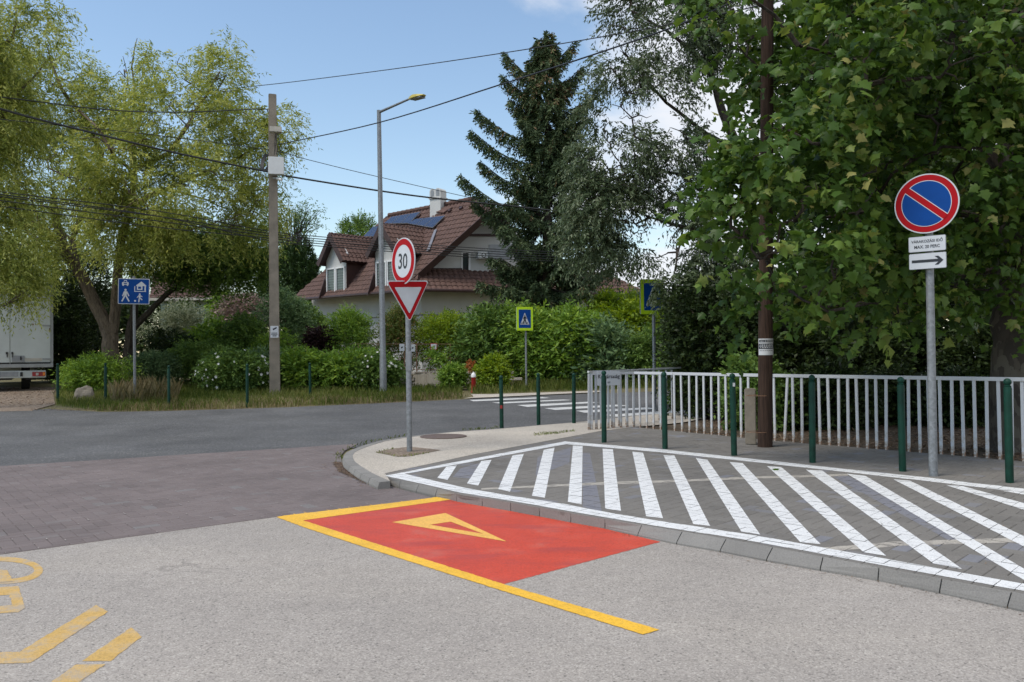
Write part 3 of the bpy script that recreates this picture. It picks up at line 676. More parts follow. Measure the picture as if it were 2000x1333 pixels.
# far paths and dirt
sheet('footpath', [(p.x, p.y) for p in PP([(905, 779.5), (925, 776), (920, 771), (960, 771), (1180, 764), (1180, 766.5)])], 0.012, MAT['concrete_pave'])
sheet('driveway', [(p.x, p.y) for p in PP([(-500, 815), (60, 803), (108, 790), (104, 768), (112, 757), (-500, 752)])], 0.004, MAT['gravel'])
sheet('soil_bed', [(p.x, p.y) for p in PP([(1240, 833), (1317, 841), (1513, 860), (1734, 878), (2000, 900), (2500, 944), (2600, 800), (1350, 790), (1340, 822)], H)], H - 0.02, MAT['soil'])

# ================================================================== street furniture
def copy_tree(o, parent=None):
    c = o.copy(); COL.objects.link(c); c.parent = parent
    for ch in o.children: copy_tree(ch, c)
    return c
bol = thing('bollard', '', 'bollard', group='green steel bollards')
mb = MB(); mb.lathe((0, 0, 0), [(0.036, -0.05), (0.036, 0.90), (0.033, 0.915), (0.024, 0.92)], 16); me_post = mb.mesh('post', MAT['green_post'], smooth=True); link('post', me_post, bol)
mb = MB(); mb.lathe((0, 0, 0), [(0.03, 0.918), (0.034, 0.926), (0.022, 0.934)] + [(0.036 * math.cos(a), 0.965 + 0.036 * math.sin(a)) for a in [R(q) for q in range(-50, 91, 20)]], 16); link('cap', mb.mesh('cap', MAT['green_post'], smooth=True), bol)
rightb = [(1180, 864.5, 140, 'front bollard standing before the street name plate on the white railing'), (1299, 877, 150, 'green bollard between the street name plate and the wooden pole'),
          (1434, 890, 160, 'green bollard with a pale sticker, left of the concrete stub'), (1587, 904, 171, 'green bollard midway between the wooden pole and the no parking post'),
          (1763, 921, 184, 'green bollard just left of the no parking post'), (1972, 943, 203, 'nearest green bollard, at the right edge of the picture')]
first = True
def put(p, h, lab, sx=1.0, group=None):
    global first
    o = bol if first else copy_tree(bol); first = False
    o.location = p; o.scale = (sx, sx, h); o['label'] = lab; o.rotation_euler = (R(rnd.uniform(-.7, .7)), R(rnd.uniform(-.7, .7)), rnd.uniform(0, 6))
    if group: o['group'] = group
    return o
for x, y, hp, lab in rightb:
    p = P(x, y, H); put(p, hp / FPX * p.y / 1.0, lab)
for x, y, hp, lab in [(980, 836, 102, 'green bollard with a small red sticker by the far kerb of the corner'), (1052, 829, 100, 'middle green bollard of the three on the far kerb of the corner'), (1121, 827, 98, 'green bollard next to the end post of the white railing on the far kerb')]:
    p = P(x, y, H); put(p, hp / FPX * p.y, lab, 0.95)
for x, y, hp, lab in [(113, 787, 77, 'thin green post beside the back of the white truck'), (206, 787, 78, 'thin green post right behind the pale rock'), (330, 795, 81, 'thin green post between the blue sign and the white rose bush'), (483, 794, 83, 'thin green post in front of the white rose bush'), (606, 777, 68, 'thin green post between the concrete pole and the street lamp')]:
    p = P(x, y + 2, 0); put(p, (hp + 2) / FPX * p.y, lab, 0.98, 'thin green posts along the grass verge')
# stickers
p = P(1434, 890, H); mb = MB(); mb.box(p + Vector((-0.002, -0.037, (890 - 752) / FPX * p.y)), (0.028, 0.003, 0.045)); mb.obj('sticker', MAT['paper']).parent = None
st = bpy.data.objects['sticker']; tag(st, 'pale torn sticker on the bollard left of the concrete stub', 'sticker')
p = P(980, 836, H); mb = MB(); mb.box(p + Vector((-0.006, -0.036, (836 - 795) / FPX * p.y)), (0.04, 0.003, 0.055)); o = mb.obj('sticker', MAT['hydrant']); tag(o, 'small red sticker on the leftmost bollard of the corner', 'sticker')

# ---- white railing
RAILZ = [(1155, 721), (1240, 723.5), (1317, 727), (1419, 730), (1513, 734), (1601, 737), (1734, 741), (1902, 744.5), (2000, 746.5), (2200, 752), (2500, 760)]
ends = PP(FENCE[:8] + [(2000, 901.5), (2170, 916)], H)
def rail_h(p, ytop): return None
rl = thing('railing', 'long white steel railing with rusty feet in front of the dark bushes', 'railing', ends[0], 'white railings round the planting')
tops = []
for i, p in enumerate(ends):
    yt = RAILZ[i][1] if i < len(RAILZ) else RAILZ[-1][1]
    d = ray(FENCE[i][0] if i < 9 else 2170, yt if i < 9 else 751); t = p.y / d.y; tops.append((CAM + d * t).z - p.z)
tops = [0.925] * len(ends)
mb = MB(); 
for i in range(len(ends) - 1):
    a = ends[i] + Vector((0, 0, tops[i])); b = ends[i + 1] + Vector((0, 0, tops[i + 1])); d = (b - a); L = d.length; d.normalize(); n = Vector((d.y, -d.x, 0)).normalized()
    mb.box((a + b) / 2, (L + 0.004, 0.034, 0.046), axes=(d, n, d.cross(n)))
mb.obj('top_rail', MAT['rail'], rl, bevel=0.004)
# balusters
mbb = MB(); mbb.box((0, 0, 0.47), (0.036, 0.020, 0.96)); me_bal = mbb.mesh('baluster', MAT['rail'], bevel=0.003)
mbp = MB(); mbp.box((0, 0, 0.46), (0.048, 0.048, 0.97)); me_end = mbp.mesh('post', MAT['rail'], bevel=0.004)
bx = [1164, 1174, 1188, 1199, 1213, 1225, 1238, 1250, 1263, 1276, 1290] + [1317.5 + 14.4 * k for k in range(11)] + [1513, 1531, 1549, 1566] + [1601 + 18.4 * k for k in range(8)] + [1774, 1796, 1837 - 22, 1837, 1859, 1881, 1904, 1927, 1952, 1975, 1998, 2022, 2047, 2073, 2100, 2128]
def fence_at(x):
    d = ray(x, 800); d.z = 0
    for i in range(len(ends) - 1):
        a, b = ends[i], ends[i + 1]; e = b - a; den_ = d.x * e.y - d.y * e.x
        if abs(den_) < 1e-9: continue
        s = (a.y * d.x - a.x * d.y) / den_ * -1
        if -0.01 <= s <= 1.01: return a + e * s, e.normalized(), tops[i]
    return None
for x in bx:
    q = fence_at(x)
    if not q: continue
    p, e, hh = q
    o = link('baluster', me_bal, rl); o.location = p - Vector(rl.location) + Vector((0, 0, -0.03)); o.rotation_euler = (R(rnd.uniform(-.5, .5)), R(rnd.uniform(-.8, .8)), math.atan2(e.y, e.x)); o.scale = (1, 1, (hh + 0.01) / 0.95)
    if x == 1531: o.rotation_euler[1] = R(4)
o = link('post', me_end, rl); o.location = (0, 0, -0.03); o.rotation_euler[2] = R(10)
# second railing, turning away towards the crossing
e2 = PP([(1150, 840), (1200, 835), (1246, 828), (1288, 822), (1330, 817)], H); r2 = thing('railing', 'short rusty white railing turning away behind the street name plate', 'railing', e2[0], 'white railings round the planting')
mb = MB()
for i in range(4):
    a = e2[i] + Vector((0, 0, .96)); b = e2[i + 1] + Vector((0, 0, .96)); d = (b - a); L = d.length; d.normalize(); n = Vector((d.y, -d.x, 0)).normalized(); mb.box((a + b) / 2, (L, 0.04, 0.03), axes=(d, n, d.cross(n)))
mb.obj('top_rail', MAT['rail'], r2)
for k in range(13):
    s = k / 12 * 3.6; i = min(3, int(s)); p = e2[i].lerp(e2[i + 1], s - i); o = link('baluster', me_bal, r2); o.location = p - e2[0] + Vector((0, 0, -0.02)); o.rotation_euler[2] = 0.4; o.rotation_euler[1] = R(rnd.uniform(-1, 1))

# ---- text helper
def text(name, body, height, width, origin, right, up, mat, parent, depth=0.001, off=0.002, bold=0.0, align='CENTER'):
    cu_ = bpy.data.curves.new(name, 'FONT'); cu_.body = body; cu_.size = 1; cu_.align_x = align; cu_.align_y = 'CENTER'; cu_.offset = bold; cu_.resolution_u = 3
    to = bpy.data.objects.new('tmp', cu_); COL.objects.link(to); bpy.context.view_layer.update()
    me = bpy.data.meshes.new_from_object(to.evaluated_get(bpy.context.evaluated_depsgraph_get())); bpy.data.objects.remove(to)
    xs = [v.co.x for v in me.vertices]; ys = [v.co.y for v in me.vertices]
    sx = width / (max(xs) - min(xs)); sy = height / (max(ys) - min(ys)); cx_ = (max(xs) + min(xs)) / 2; cy_ = (max(ys) + min(ys)) / 2
    nrm = right.cross(up); b0 = base_of(parent)
    for v in me.vertices: v.co = Vector(origin) + right * ((v.co.x - cx_) * sx) + up * ((v.co.y - cy_) * sy) + nrm * off - b0
    me.materials.clear(); me.materials.append(mat)
    return link(name, me, parent)
def disc(c, r_, right, up, n=48, inner=None, off=0.0, thick=0.0, sx=1.0):
    mb = MB(); nr = right.cross(up); c = Vector(c) + nr * off
    ring_ = [c + right * (r_ * math.cos(2 * math.pi * k / n)) + up * (r_ * math.sin(2 * math.pi * k / n)) for k in range(n)]
    if inner is None: mb.prism(ring_, -nr * (thick or 0.001))
    else:
        ri = [c + right * (inner * math.cos(2 * math.pi * k / n)) + up * (inner * math.sin(2 * math.pi * k / n)) for k in range(n)]
        mb.add(ring_ + ri, [(k, (k + 1) % n, n + (k + 1) % n, n + k) for k in range(n)])
    return mb
def poly2(pts, c, right, up, off, thick=0.001):
    nr = right.cross(up); mb = MB(); mb.prism([Vector(c) + right * a + up * b + nr * off for a, b in pts], -nr * thick); return mb
def rrect(hw, hh, r_, n=5):
    out = []
    for cx_, cy_, a0 in ((hw - r_, hh - r_, 0), (-hw + r_, hh - r_, 90), (-hw + r_, -hh + r_, 180), (hw - r_, -hh + r_, 270)):
        for k in range(n + 1): a = R(a0 + 90 * k / n); out.append((cx_ + r_ * math.cos(a), cy_ + r_ * math.sin(a)))
    return out
def frame(alpha, roll=0.0):
    r_ = Vector((math.cos(R(alpha)), math.sin(R(alpha)), 0)); u_ = Vector((0, 0, 1))
    # normal = right x up must look at the camera (-y)
    if roll: r_, u_ = r_ * math.cos(R(roll)) + u_ * math.sin(R(roll)), u_ * math.cos(R(roll)) - r_ * math.sin(R(roll))
    return r_, u_

# ---- 30 limit and give way signs on one post (the signs turn with the post)
b = P(800, 883, H); Yp = b.y
ps = thing('sign_post', 'galvanised post in gravel carrying the 30 limit disc above the give way triangle', 'traffic sign', b)
topz = D(797, 470, Yp).z; mb = MB(); mb.tube([b + Vector((0, 0, -.05)), b + Vector((-0.01, 0, topz - b.z))], 0.036, 16); mb.obj('post', MAT['galv'], ps, smooth=True)
mb = MB(); mb.box(b + Vector((0, -0.004, (883 - 706) / FPX * Yp)), (0.076, 0.07, 0.27)); mb.obj('sticker', MAT['sign_back'], ps, bevel=0.01)
r_, u_ = frame(-53, -3.5)
c = D(787, 510.5, Yp - 0.05)
pn = disc(c, 0.306, r_, u_, thick=0.012).obj('speed_disc', MAT['sign_white'], ps)
disc(c, 0.292, r_, u_, inner=0.215, off=0.0015).obj('red_ring', MAT['sign_red'], pn)
text('number', '30', 0.205, 0.235, c + u_ * 0.0, r_, u_, MAT['sign_black'], pn, off=0.002, bold=0.012)
mb = MB(); nr = r_.cross(u_)
for dz in (0.12, -0.12): mb.box(c + u_ * dz - nr * 0.03, (0.10, 0.05, 0.03), axes=(r_, nr, u_))
mb.obj('clamp', MAT['alu'], ps)
r_, u_ = frame(35, 2.5); nr = r_.cross(u_)
c = D(798.5, 589, Yp - 0.045)
def tri_(s, rr=0.035):
    pts = []; h_ = s * math.sqrt(3) / 2
    cs = [(-s / 2, h_ / 2), (0, -h_ / 2), (s / 2, h_ / 2)]
    for i in range(3):
        a = Vector(cs[i]); p_ = Vector(cs[i - 1]); q_ = Vector(cs[(i + 1) % 3]); d1 = (p_ - a).normalized(); d2 = (q_ - a).normalized()
        for k in range(5): t = k / 4; v = a + d1 * rr * 1.6 * (1 - t) ** 2 + d2 * rr * 1.6 * t ** 2; pts.append((v.x, v.y))
    return pts
pn = poly2(tri_(0.63), c, r_, u_, 0, 0.012).obj('give_way_plate', MAT['sign_white'], ps)
poly2(tri_(0.595, 0.03), c + u_ * 0.000, r_, u_, 0.002, 0.0008).obj('red_border', MAT['sign_red'], pn)
poly2(tri_(0.40, 0.012), c + u_ * 0.012, r_, u_, 0.004, 0.0008).obj('white_field', MAT['sign_white'], pn)
mb = MB()
for dz in (0.12, -0.05): mb.box(c + u_ * dz - nr * 0.03, (0.10, 0.05, 0.03), axes=(r_, nr, u_))
mb.obj('clamp', MAT['alu'], ps)

# ---- no parking sign
b = P(1823, 930, H); Yp = b.y
ns = thing('sign_post', 'tall grey post with the round blue and red no parking sign and two white plates', 'traffic sign', b)
tp = D(1814, 440, Yp); mb = MB(); mb.tube([b + Vector((0, 0, -.05)), Vector((b.x, b.y, tp.z))], [0.042, 0.037], 18); mb.obj('post', MAT['galv'], ns, smooth=True)
r_, u_ = frame(-40, 0); nr = r_.cross(u_)
c = D(1809, 398, Yp - 0.06)
pn = disc(c, 0.300, r_, u_, thick=0.013, n=64).obj('no_parking_disc', MAT['sign_white'], ns)
disc(c, 0.288, r_, u_, off=0.0015, n=64).obj('red_ring', MAT['sign_red'], pn)
disc(c, 0.232, r_, u_, off=0.003, n=64).obj('white_line', MAT['sign_white'], pn)
disc(c, 0.2255, r_, u_, off=0.0045, n=64).obj('blue_field', MAT['sign_blue'], pn)
def bar(w_, off, mat, nm, L=0.235):
    a = R(-41); d1 = (math.cos(a), math.sin(a)); d2 = (-math.sin(a), math.cos(a))
    e = math.sqrt(L * L - w_ * w_ / 4)
    poly2([(d1[0] * i * e + d2[0] * j * w_ / 2, d1[1] * i * e + d2[1] * j * w_ / 2) for i, j in ((-1, -1), (1, -1), (1, 1), (-1, 1))], c, r_, u_, off).obj(nm, mat, pn)
bar(0.072, 0.006, MAT['sign_white'], 'bar_edge', 0.231); bar(0.058, 0.0075, MAT['sign_red'], 'red_bar', 0.236)
c1 = D(1810.5, 476.5, Yp - 0.06); c2 = D(1811.5, 510, Yp - 0.06)
for nm, cc, hh in (('text_plate', c1, 0.078), ('arrow_plate', c2, 0.080)):
    bk = poly2(rrect(0.172, hh, 0.012), cc, r_, u_, 0, 0.012).obj(nm, MAT['sign_back'], ns)
    poly2(rrect(0.168, hh - 0.004, 0.010), cc, r_, u_, 0.002).obj('white_face', MAT['sign_white'], bk)
    if nm == 'text_plate':
        text('lettering', 'VÁRAKOZÁSI IDŐ', 0.038, 0.290, cc + u_ * 0.032, r_, u_, MAT['sign_black'], bk, off=0.004, bold=0.018)
        text('lettering', 'MAX. 20 PERC', 0.032, 0.235, cc - u_ * 0.028, r_, u_, MAT['sign_black'], bk, off=0.004, bold=0.018)
    else:
        poly2([(-0.145, -0.014), (0.10, -0.014), (0.066, -0.044), (0.100, -0.044), (0.146, 0), (0.100, 0.044), (0.066, 0.044), (0.10, 0.014), (-0.145, 0.014)], cc, r_, u_, 0.004).obj('arrow', MAT['sign_black'], bk)
mb = MB()
for q in (c + u_ * .12, c - u_ * .12, c1, c2): mb.box(q - nr * 0.035, (0.12, 0.06, 0.025), axes=(r_, nr, u_))
mb.obj('clamp', MAT['alu'], ns)

# ---- blue residential zone sign
Yb = 23.0; b = D(263.5, 764, Yb); b.z = zg(Yb)
bs = thing('sign_post', 'blue home zone sign with car, house, walking adult and child on a thin grey pole', 'traffic sign', b)
mb = MB(); mb.tube([b + Vector((0, 0, -.05)), Vector((b.x - 0.02, b.y, D(259, 540, Yb).z))], 0.038, 12); mb.obj('post', MAT['galv'], bs, smooth=True)
r_, u_ = frame(6, -1.2); nr = r_.cross(u_); c = D(261.3, 569.5, Yb - 0.06); W_ = px(29.5, Yb); H_ = px(25, Yb)
pn = poly2(rrect(W_, H_, 0.03), c, r_, u_, 0, 0.012).obj('sign_panel', MAT['sign_white'], bs)
poly2(rrect(W_ - 0.018, H_ - 0.018, 0.025), c, r_, u_, 0.002).obj('blue_field', MAT['sign_blue'], pn)
def pic(nm, polys, off=0.004, mat='sign_white'):
    mb = MB()
    for q in polys: mb.prism([c + r_ * (a * W_) + u_ * (b_ * H_) + nr * off for a, b_ in q], -nr * 0.001)
    return mb.obj(nm, MAT[mat], pn)
def ln(a, b_, w_):
    d = Vector((b_[0] - a[0], (b_[1] - a[1]) * .85)); d.normalize(); n = Vector((-d.y, d.x / .85)) * w_ / 2
    return [(a[0] - n.x, a[1] - n.y), (b_[0] - n.x, b_[1] - n.y), (b_[0] + n.x, b_[1] + n.y), (a[0] + n.x, a[1] + n.y)]
def circ(a, b_, rr): return [(a + rr * math.cos(k * math.pi / 6), b_ + rr * 1.17 * math.sin(k * math.pi / 6)) for k in range(12)]
pic('car_symbol', [[(-.75, .50), (-.33, .50), (-.33, .70), (-.75, .70)], [(-.66, .70), (-.42, .70), (-.46, .86), (-.62, .86)], [(-.72, .42), (-.63, .42), (-.63, .5), (-.72, .5)], [(-.45, .42), (-.36, .42), (-.36, .5), (-.45, .5)]])
pic('car_window', [[(-.62, .70), (-.46, .70), (-.485, .81), (-.595, .81)], [(-.64, .56), (-.44, .56), (-.44, .63), (-.64, .63)]], 0.006, 'sign_blue')
pic('walking_symbol', [circ(-.52, .10, .075), [(-.62, 0), (-.42, 0), (-.45, -.38), (-.60, -.38)], ln((-.60, -.05), (-.70, -.40), .07), ln((-.44, -.03), (-.30, -.38), .07), ln((-.56, -.35), (-.74, -.80), .09), ln((-.49, -.35), (-.28, -.80), .09)])
pic('house_symbol', [[(.15, .48), (.48, .78), (.78, .48), (.78, .42), (.15, .42)], [(.2, .12), (.55, .12), (.55, .42), (.2, .42)], [(.68, .0), (.76, .0), (.76, .42), (.68, .42)], ln((.06, .40), (.06, .02), .05), ln((.04, 0), (.78, 0), .05)])
pic('house_window', [[(.28, .2), (.46, .2), (.46, .38), (.28, .38)]], 0.006, 'sign_blue')
pic('child_symbol', [circ(.38, -.22, .055), [(.32, -.3), (.45, -.3), (.43, -.55), (.33, -.55)], ln((.33, -.33), (.22, -.48), .05), ln((.44, -.33), (.55, -.42), .05), ln((.36, -.52), (.33, -.85), .07), ln((.41, -.52), (.55, -.66), .07), circ(.10, -.74, .065)])

# ---- pedestrian crossing signs
def crossing_sign(label, x, ytop, ybot, xl, xr, ybase, Y, alpha, groupn, extra=False):
    b = D(x, ybase, Y); b.z = zg(Y) + (H if extra else 0)
    t = thing('crossing_sign', label, 'traffic sign', b, groupn)
    r_, u_ = frame(alpha); nr = r_.cross(u_)
    mb = MB(); zt = D(x, ytop, Y).z; mb.tube([b + Vector((0, 0, -.05)), Vector((b.x, b.y, zt))], px(3.2 if not extra else 5.5, Y) * .6, 12); mb.obj('post', MAT['galv'], t, smooth=True)
    c = D((xl + xr) / 2, (ytop + ybot) / 2, Y - 0.09); W_ = px((xr - xl) / 2, Y) / abs(math.cos(R(alpha) - math.atan(b.x / Y))); H_ = px((ybot - ytop) / 2, Y)
    hs = MB(); hs.box(c - nr * 0.05, (W_ * 1.9, 0.08, H_ * 1.94), axes=(r_, nr, u_)); hs.obj('housing', MAT['plate_green'] if not extra else MAT['sign_back'], t)
    pn = poly2(rrect(W_, H_, 0.02), c, r_, u_, 0, 0.009).obj('lime_panel', MAT['sign_lime'], t)
    poly2(rrect(W_ * .74, H_ * .78, 0.015), c, r_, u_, 0.002).obj('blue_field', MAT['sign_blue'], pn)
    poly2([(-W_ * .56, -H_ * .5), (W_ * .56, -H_ * .5), (0, H_ * .52)], c, r_, u_, 0.004).obj('white_triangle', MAT['sign_white'], pn)
    mb = MB()
    def q(pts): mb.prism([c + r_ * (a * W_) + u_ * (b_ * H_) + nr * 0.006 for a, b_ in pts], -nr * 0.001)
    q([(a * .6, b_) for a, b_ in circ(0, .26, .09)]); q([(-.10, .18), (.10, .18), (.09, -.1), (-.09, -.1)]); q(ln((-.03, -.08), (-.22, -.42), .11)); q(ln((.03, -.08), (.20, -.42), .11)); q(ln((-.09, .15), (-.2, -.05), .07)); q(ln((.09, .15), (.2, -.02), .07))
    for k in (-.42, -.26, .0, .24, .38): q([(k - .04, -.46), (k + .04, -.46), (k * .8 + .03, -.3), (k * .8 - .03, -.3)])
    mb.obj('walker_symbol', MAT['sign_black'], pn)
    return t
Yc = 24.5
crossing_sign('small lime edged pedestrian crossing sign on a thin pole in front of the bushes', 1028, 600, 646, 1009, 1041, 762, Yc, 16, 'lime edged crossing signs')
crossing_sign('large lime edged crossing sign half hidden by drooping grey green leaves', 1279, 546, 614, 1250, 1298, 812, 17.5, 16, 'lime edged crossing signs', True)

# ---- street name plate on the railing
q0, e0, _ = fence_at(1166); q1, e1, _ = fence_at(1211)
c = (D(1166, 739, q0.y) + D(1211, 739, q1.y)) / 2 + Vector((0, -0.05, 0)); r_ = (q1 - q0); W_ = r_.length / 2; r_.normalize(); u_ = Vector((0, 0, 1)); H_ = px(14, c.y)
npl = thing('street_name_plate', 'white street name plate reading Köztársaság tér fixed to the railing', 'street sign', c)
pn = poly2(rrect(W_, H_, 0.01), c, r_, u_, 0.0, 0.006).obj('plate', MAT['sign_white'], npl)
text('lettering', 'Köztársaság', H_ * 0.72, W_ * 1.86, c + u_ * H_ * 0.18, r_, u_, MAT['sign_black'], pn, off=0.003, bold=0.012)
text('lettering', 'tér', H_ * 0.30, W_ * 0.26, c - u_ * H_ * 0.55, r_, u_, MAT['sign_black'], pn, off=0.003, bold=0.01)

# ---- street lamp
Yl = 24.5; b = D(749, 769, Yl); b.z = zg(Yl); top = D(740, 216, Yl); b2 = D(741, 240, Yl)
lamp = thing('street_lamp', 'tall galvanised street lamp with one arm and a flat yellow topped head', 'street lamp', b)
mb = MB(); mb.tube([b + Vector((0, 0, -.1)), b.lerp(top, .12), b.lerp(top, .125), top], [px(7.2, Yl), px(6.6, Yl), px(6.0, Yl), px(4.0, Yl)], 14); mb.obj('pole', MAT['galv'], lamp, smooth=True)
a1 = D(800, 193.5, Yl - 0.9); mb = MB(); mb.tube([top + Vector((0, 0, -0.06)), a1], [0.042, 0.03], 10); mb.obj('arm', MAT['galv'], lamp, smooth=True)
ax = (a1 - top).normalized(); a2 = D(829, 186, Yl - 1.4); fx = (a2 - a1); L = fx.length; fx.normalize(); fy = Vector((0, 0, 1)).cross(fx).normalized(); fz = fx.cross(fy)
prof = [(0, .05, .05), (.12, .09, .07), (.35, .15, .085), (.7, .14, .06), (1.0, .07, .025)]
vs = []
for s, w_, h_ in prof:
    for j, k in ((-1, -.6), (1, -.6), (.7, .8), (-.7, .8)): vs.append(a1 + fx * (s * L) + fy * (w_ * j) + fz * (h_ * k))
mb = MB(); mb.add(vs, [(0, 1, 2, 3), (19, 18, 17, 16)] + [(i * 4 + j, i * 4 + (j + 1) % 4, i * 4 + 4 + (j + 1) % 4, i * 4 + 4 + j) for i in range(4) for j in range(4)]); hd = mb.obj('lamp_head', MAT['yellow_plastic'], lamp, bevel=0.012)
mb = MB(); mb.box(a1 + fx * (L * .55) - fz * 0.052, (L * .7, 0.2, 0.02), axes=(fx, fy, fz)); mb.obj('lamp_glass', MAT['sign_back'], hd)

# ---- concrete utility pole
Yu = 24.0; b = D(537, 771, Yu); b.z = zg(Yu); t_ = D(532, 185, Yu)
up_ = thing('utility_pole', 'tall weathered concrete utility pole with recessed steps down its side', 'utility pole', b)
wb, wt = px(23, Yu) / 2, px(17, Yu) / 2
def sec(f): return b.lerp(t_, f), wb + (wt - wb) * f
NF = 24; rz = R(20); axx = Vector((math.cos(rz), math.sin(rz), 0)); axy = Vector((-math.sin(rz), math.cos(rz), 0))
mb = MB(); vs = []
for k in range(2):
    p, h_ = sec(k) ; p = p + Vector((0, 0, -0.1 if k == 0 else 0))
    for i, j in ((-1, -1), (1, -1), (1, 1), (-1, 1)): vs.append(p + axx * (i * h_ * 0.86) + axy * (j * h_ * 0.62))
mb.add(vs, [(3, 2, 1, 0), (4, 5, 6, 7)] + [(i, (i + 1) % 4, 4 + (i + 1) % 4, 4 + i) for i in range(4)]); mb.obj('shaft', MAT['conc_pole'], up_, bevel=0.012)
# step recesses as flat dark plates, the shade of the hollows put into colour
mb = MB(); mr_ = MB()
for k in range(17):
    f = 0.05 + k * 0.045; p, h_ = sec(f); q = p - axx * (h_ * 0.86)
    mr_.box(q + Vector((0, 0, 0)), (0.012, h_ * 0.7, 0.16), axes=(axx, axy, Vector((0, 0, 1))))
mr_.obj('step_recess_shade', MAT['conc_shade'], up_, bevel=0.004)
def pbox(name, x0, y0, x1, y1, Y, dep, mat, label, cat, bev=0.006, rz=0.12):
    c = D((x0 + x1) / 2, (y0 + y1) / 2, Y); t = thing(name, label, cat, c)
    return t, c, px(x1 - x0, Y), px(y1 - y0, Y)
t, c, w_, h_ = pbox('junction_box', 524, 308, 555, 342, Yu - 0.32, 0.2, None, 'white cabinet strapped high on the concrete utility pole', 'junction box')
mb = MB(); mb.box(c, (w_ * .95, 0.22, h_), rz=R(12)); bd = mb.obj('cabinet', MAT['boxwhite'], t, bevel=0.008)
mb = MB(); mb.box(c + Vector((-w_ * .3, -0.125, 0.03)), (0.03, 0.02, 0.05)); mb.obj('lock', MAT['dark_steel'], bd)
t, c, w_, h_ = pbox('junction_box', 527, 248, 550, 261, Yu - 0.28, 0.2, None, 'small beige box above the white cabinet on the concrete pole', 'junction box')
mb = MB(); mb.box(c, (w_, 0.25, h_ * .8), rz=R(15)); bd = mb.obj('cover', MAT['beige'], t, bevel=0.01)
mb = MB()
for k in range(4): p = c + Vector((-.02 + k * .03, 0, -h_ / 2)); mb.tube([p, p + Vector((rnd.uniform(-.05, .05), 0, -.25)), p + Vector((.03 * k - .03, .02, -.62))], 0.009, 5)
mb.obj('wire', MAT['cable'], bd)
c = D(517, 318, Yu - .05); t = thing('cable_coil', 'black coil of spare cable behind the white cabinet on the concrete pole', 'cable coil', c)
mb = MB()
for k in range(4): mb.tube([c + Vector((0.12 * math.cos(a) + .03 * k, .1 * math.sin(a), .27 * math.sin(a + .2))) for a in [i * math.pi / 10 for i in range(21)]], 0.016, 6)
mb.obj('coil', MAT['cable'], t)
c = D(541, 349, Yu - .3); t = thing('security_camera', 'small grey camera under the white cabinet on the concrete pole', 'camera', c)
mb = MB(); mb.box(c + Vector((-.03, .05, .02)), (0.2, 0.05, 0.03)); mb.obj('bracket', MAT['alu'], t)
mb = MB(); mb.tube([c + Vector((0.0, 0, 0)), c + Vector((.17, -.12, -.07))], 0.035, 10); mb.obj('camera_body', MAT['boxwhite'], t)
Yn = Yu - 0.26; c = D(536, 648.5, Yn); t = thing('camera_notice', 'small white camera notice with print fixed low on the concrete pole', 'notice', c)
r_, u_ = Vector((math.cos(R(14)), math.sin(R(14)), 0)), Vector((0, 0, 1)); W_, H_ = px(7.6, Yn), px(11.5, Yn)
pn = poly2(rrect(W_, H_, 0.005), c, r_, u_, 0, 0.005).obj('panel', MAT['sign_white'], t)
poly2([(-W_ * .45, H_ * .5), (W_ * .5, H_ * .82), (W_ * .62, H_ * .6), (-W_ * .3, H_ * .25)], c, r_, u_, 0.002).obj('camera_symbol', MAT['sign_black'], pn)
mb = MB()
for k, (a, bb) in enumerate(((-.75, .75), (-.8, .8), (-.5, .5))):
    zz = -H_ * (.22 + .24 * k); n_ = 7
    for i in range(n_): x0 = W_ * (a + (bb - a) * i / n_); mb.prism([c + r_ * x0 + u_ * (zz - .012) + r_.cross(u_) * .002, c + r_ * (x0 + W_ * .17) + u_ * (zz - .012) + r_.cross(u_) * .002, c + r_ * (x0 + W_ * .17) + u_ * (zz + .012) + r_.cross(u_) * .002, c + r_ * x0 + u_ * (zz + .012) + r_.cross(u_) * .002], (0, .001, 0))
mb.obj('print', MAT['sign_black'], pn)

# ---- wooden pole, its concrete stub and the poster
b = P(1494, 873, H); Yw = b.y; wp = thing('wooden_pole', 'dark tarred wooden pole rising through the plane leaves behind the pavement', 'utility pole', b)
tt = D(1500, -160, Yw + 0.05); mb = MB(); mb.tube([b + Vector((0, 0, -.1)), b.lerp(tt, .1), b.lerp(tt, .5), tt], [px(14.5, Yw), px(14, Yw), px(13, Yw), px(11, Yw)], 16); mb.obj('shaft', MAT['wood_pole'], wp, smooth=True)
s0 = P(1468, 869, H); cs = MB(); cs.box(s0 + Vector((0, 0.04, px(56, Yw))), (px(21, Yw), px(19, Yw), px(112, Yw)), rz=R(-12)); o = cs.obj('concrete_stub', MAT['conc_pole'], bevel=0.012)
tag(o, 'short square concrete stub standing against the foot of the wooden pole', 'post')
mb = MB()
for zz in (0.18, 0.62): mb.tube([b + Vector((0.1 * math.cos(a) * 1.6 - 0.08, 0.115 * math.sin(a) + .01, zz * 1.1)) for a in [i * math.pi / 12 for i in range(25)]], 0.004, 4)
mb.obj('wire_band', MAT['rust'], wp)
c = D(1492, 678, Yw); rr_ = px(14.2, Yw); t = thing('poster', 'torn black and white paper notice wrapped round the dark wooden pole', 'poster', c)
def wrap(name, z0, z1, a0, a1, mat, par, rad, n=10):
    cc = b.lerp(tt, (c.z - b.z) / (tt.z - b.z)); mb = MB(); vs = []
    for k in range(n + 1):
        a = R(a0 + (a1 - a0) * k / n)
        for z in (z0, z1): vs.append(Vector((cc.x + rad * math.cos(a), cc.y + rad * math.sin(a), c.z + z)))
    mb.add(vs, [(2 * k, 2 * k + 2, 2 * k + 3, 2 * k + 1) for k in range(n)]); return mb.obj(name, mat, par)
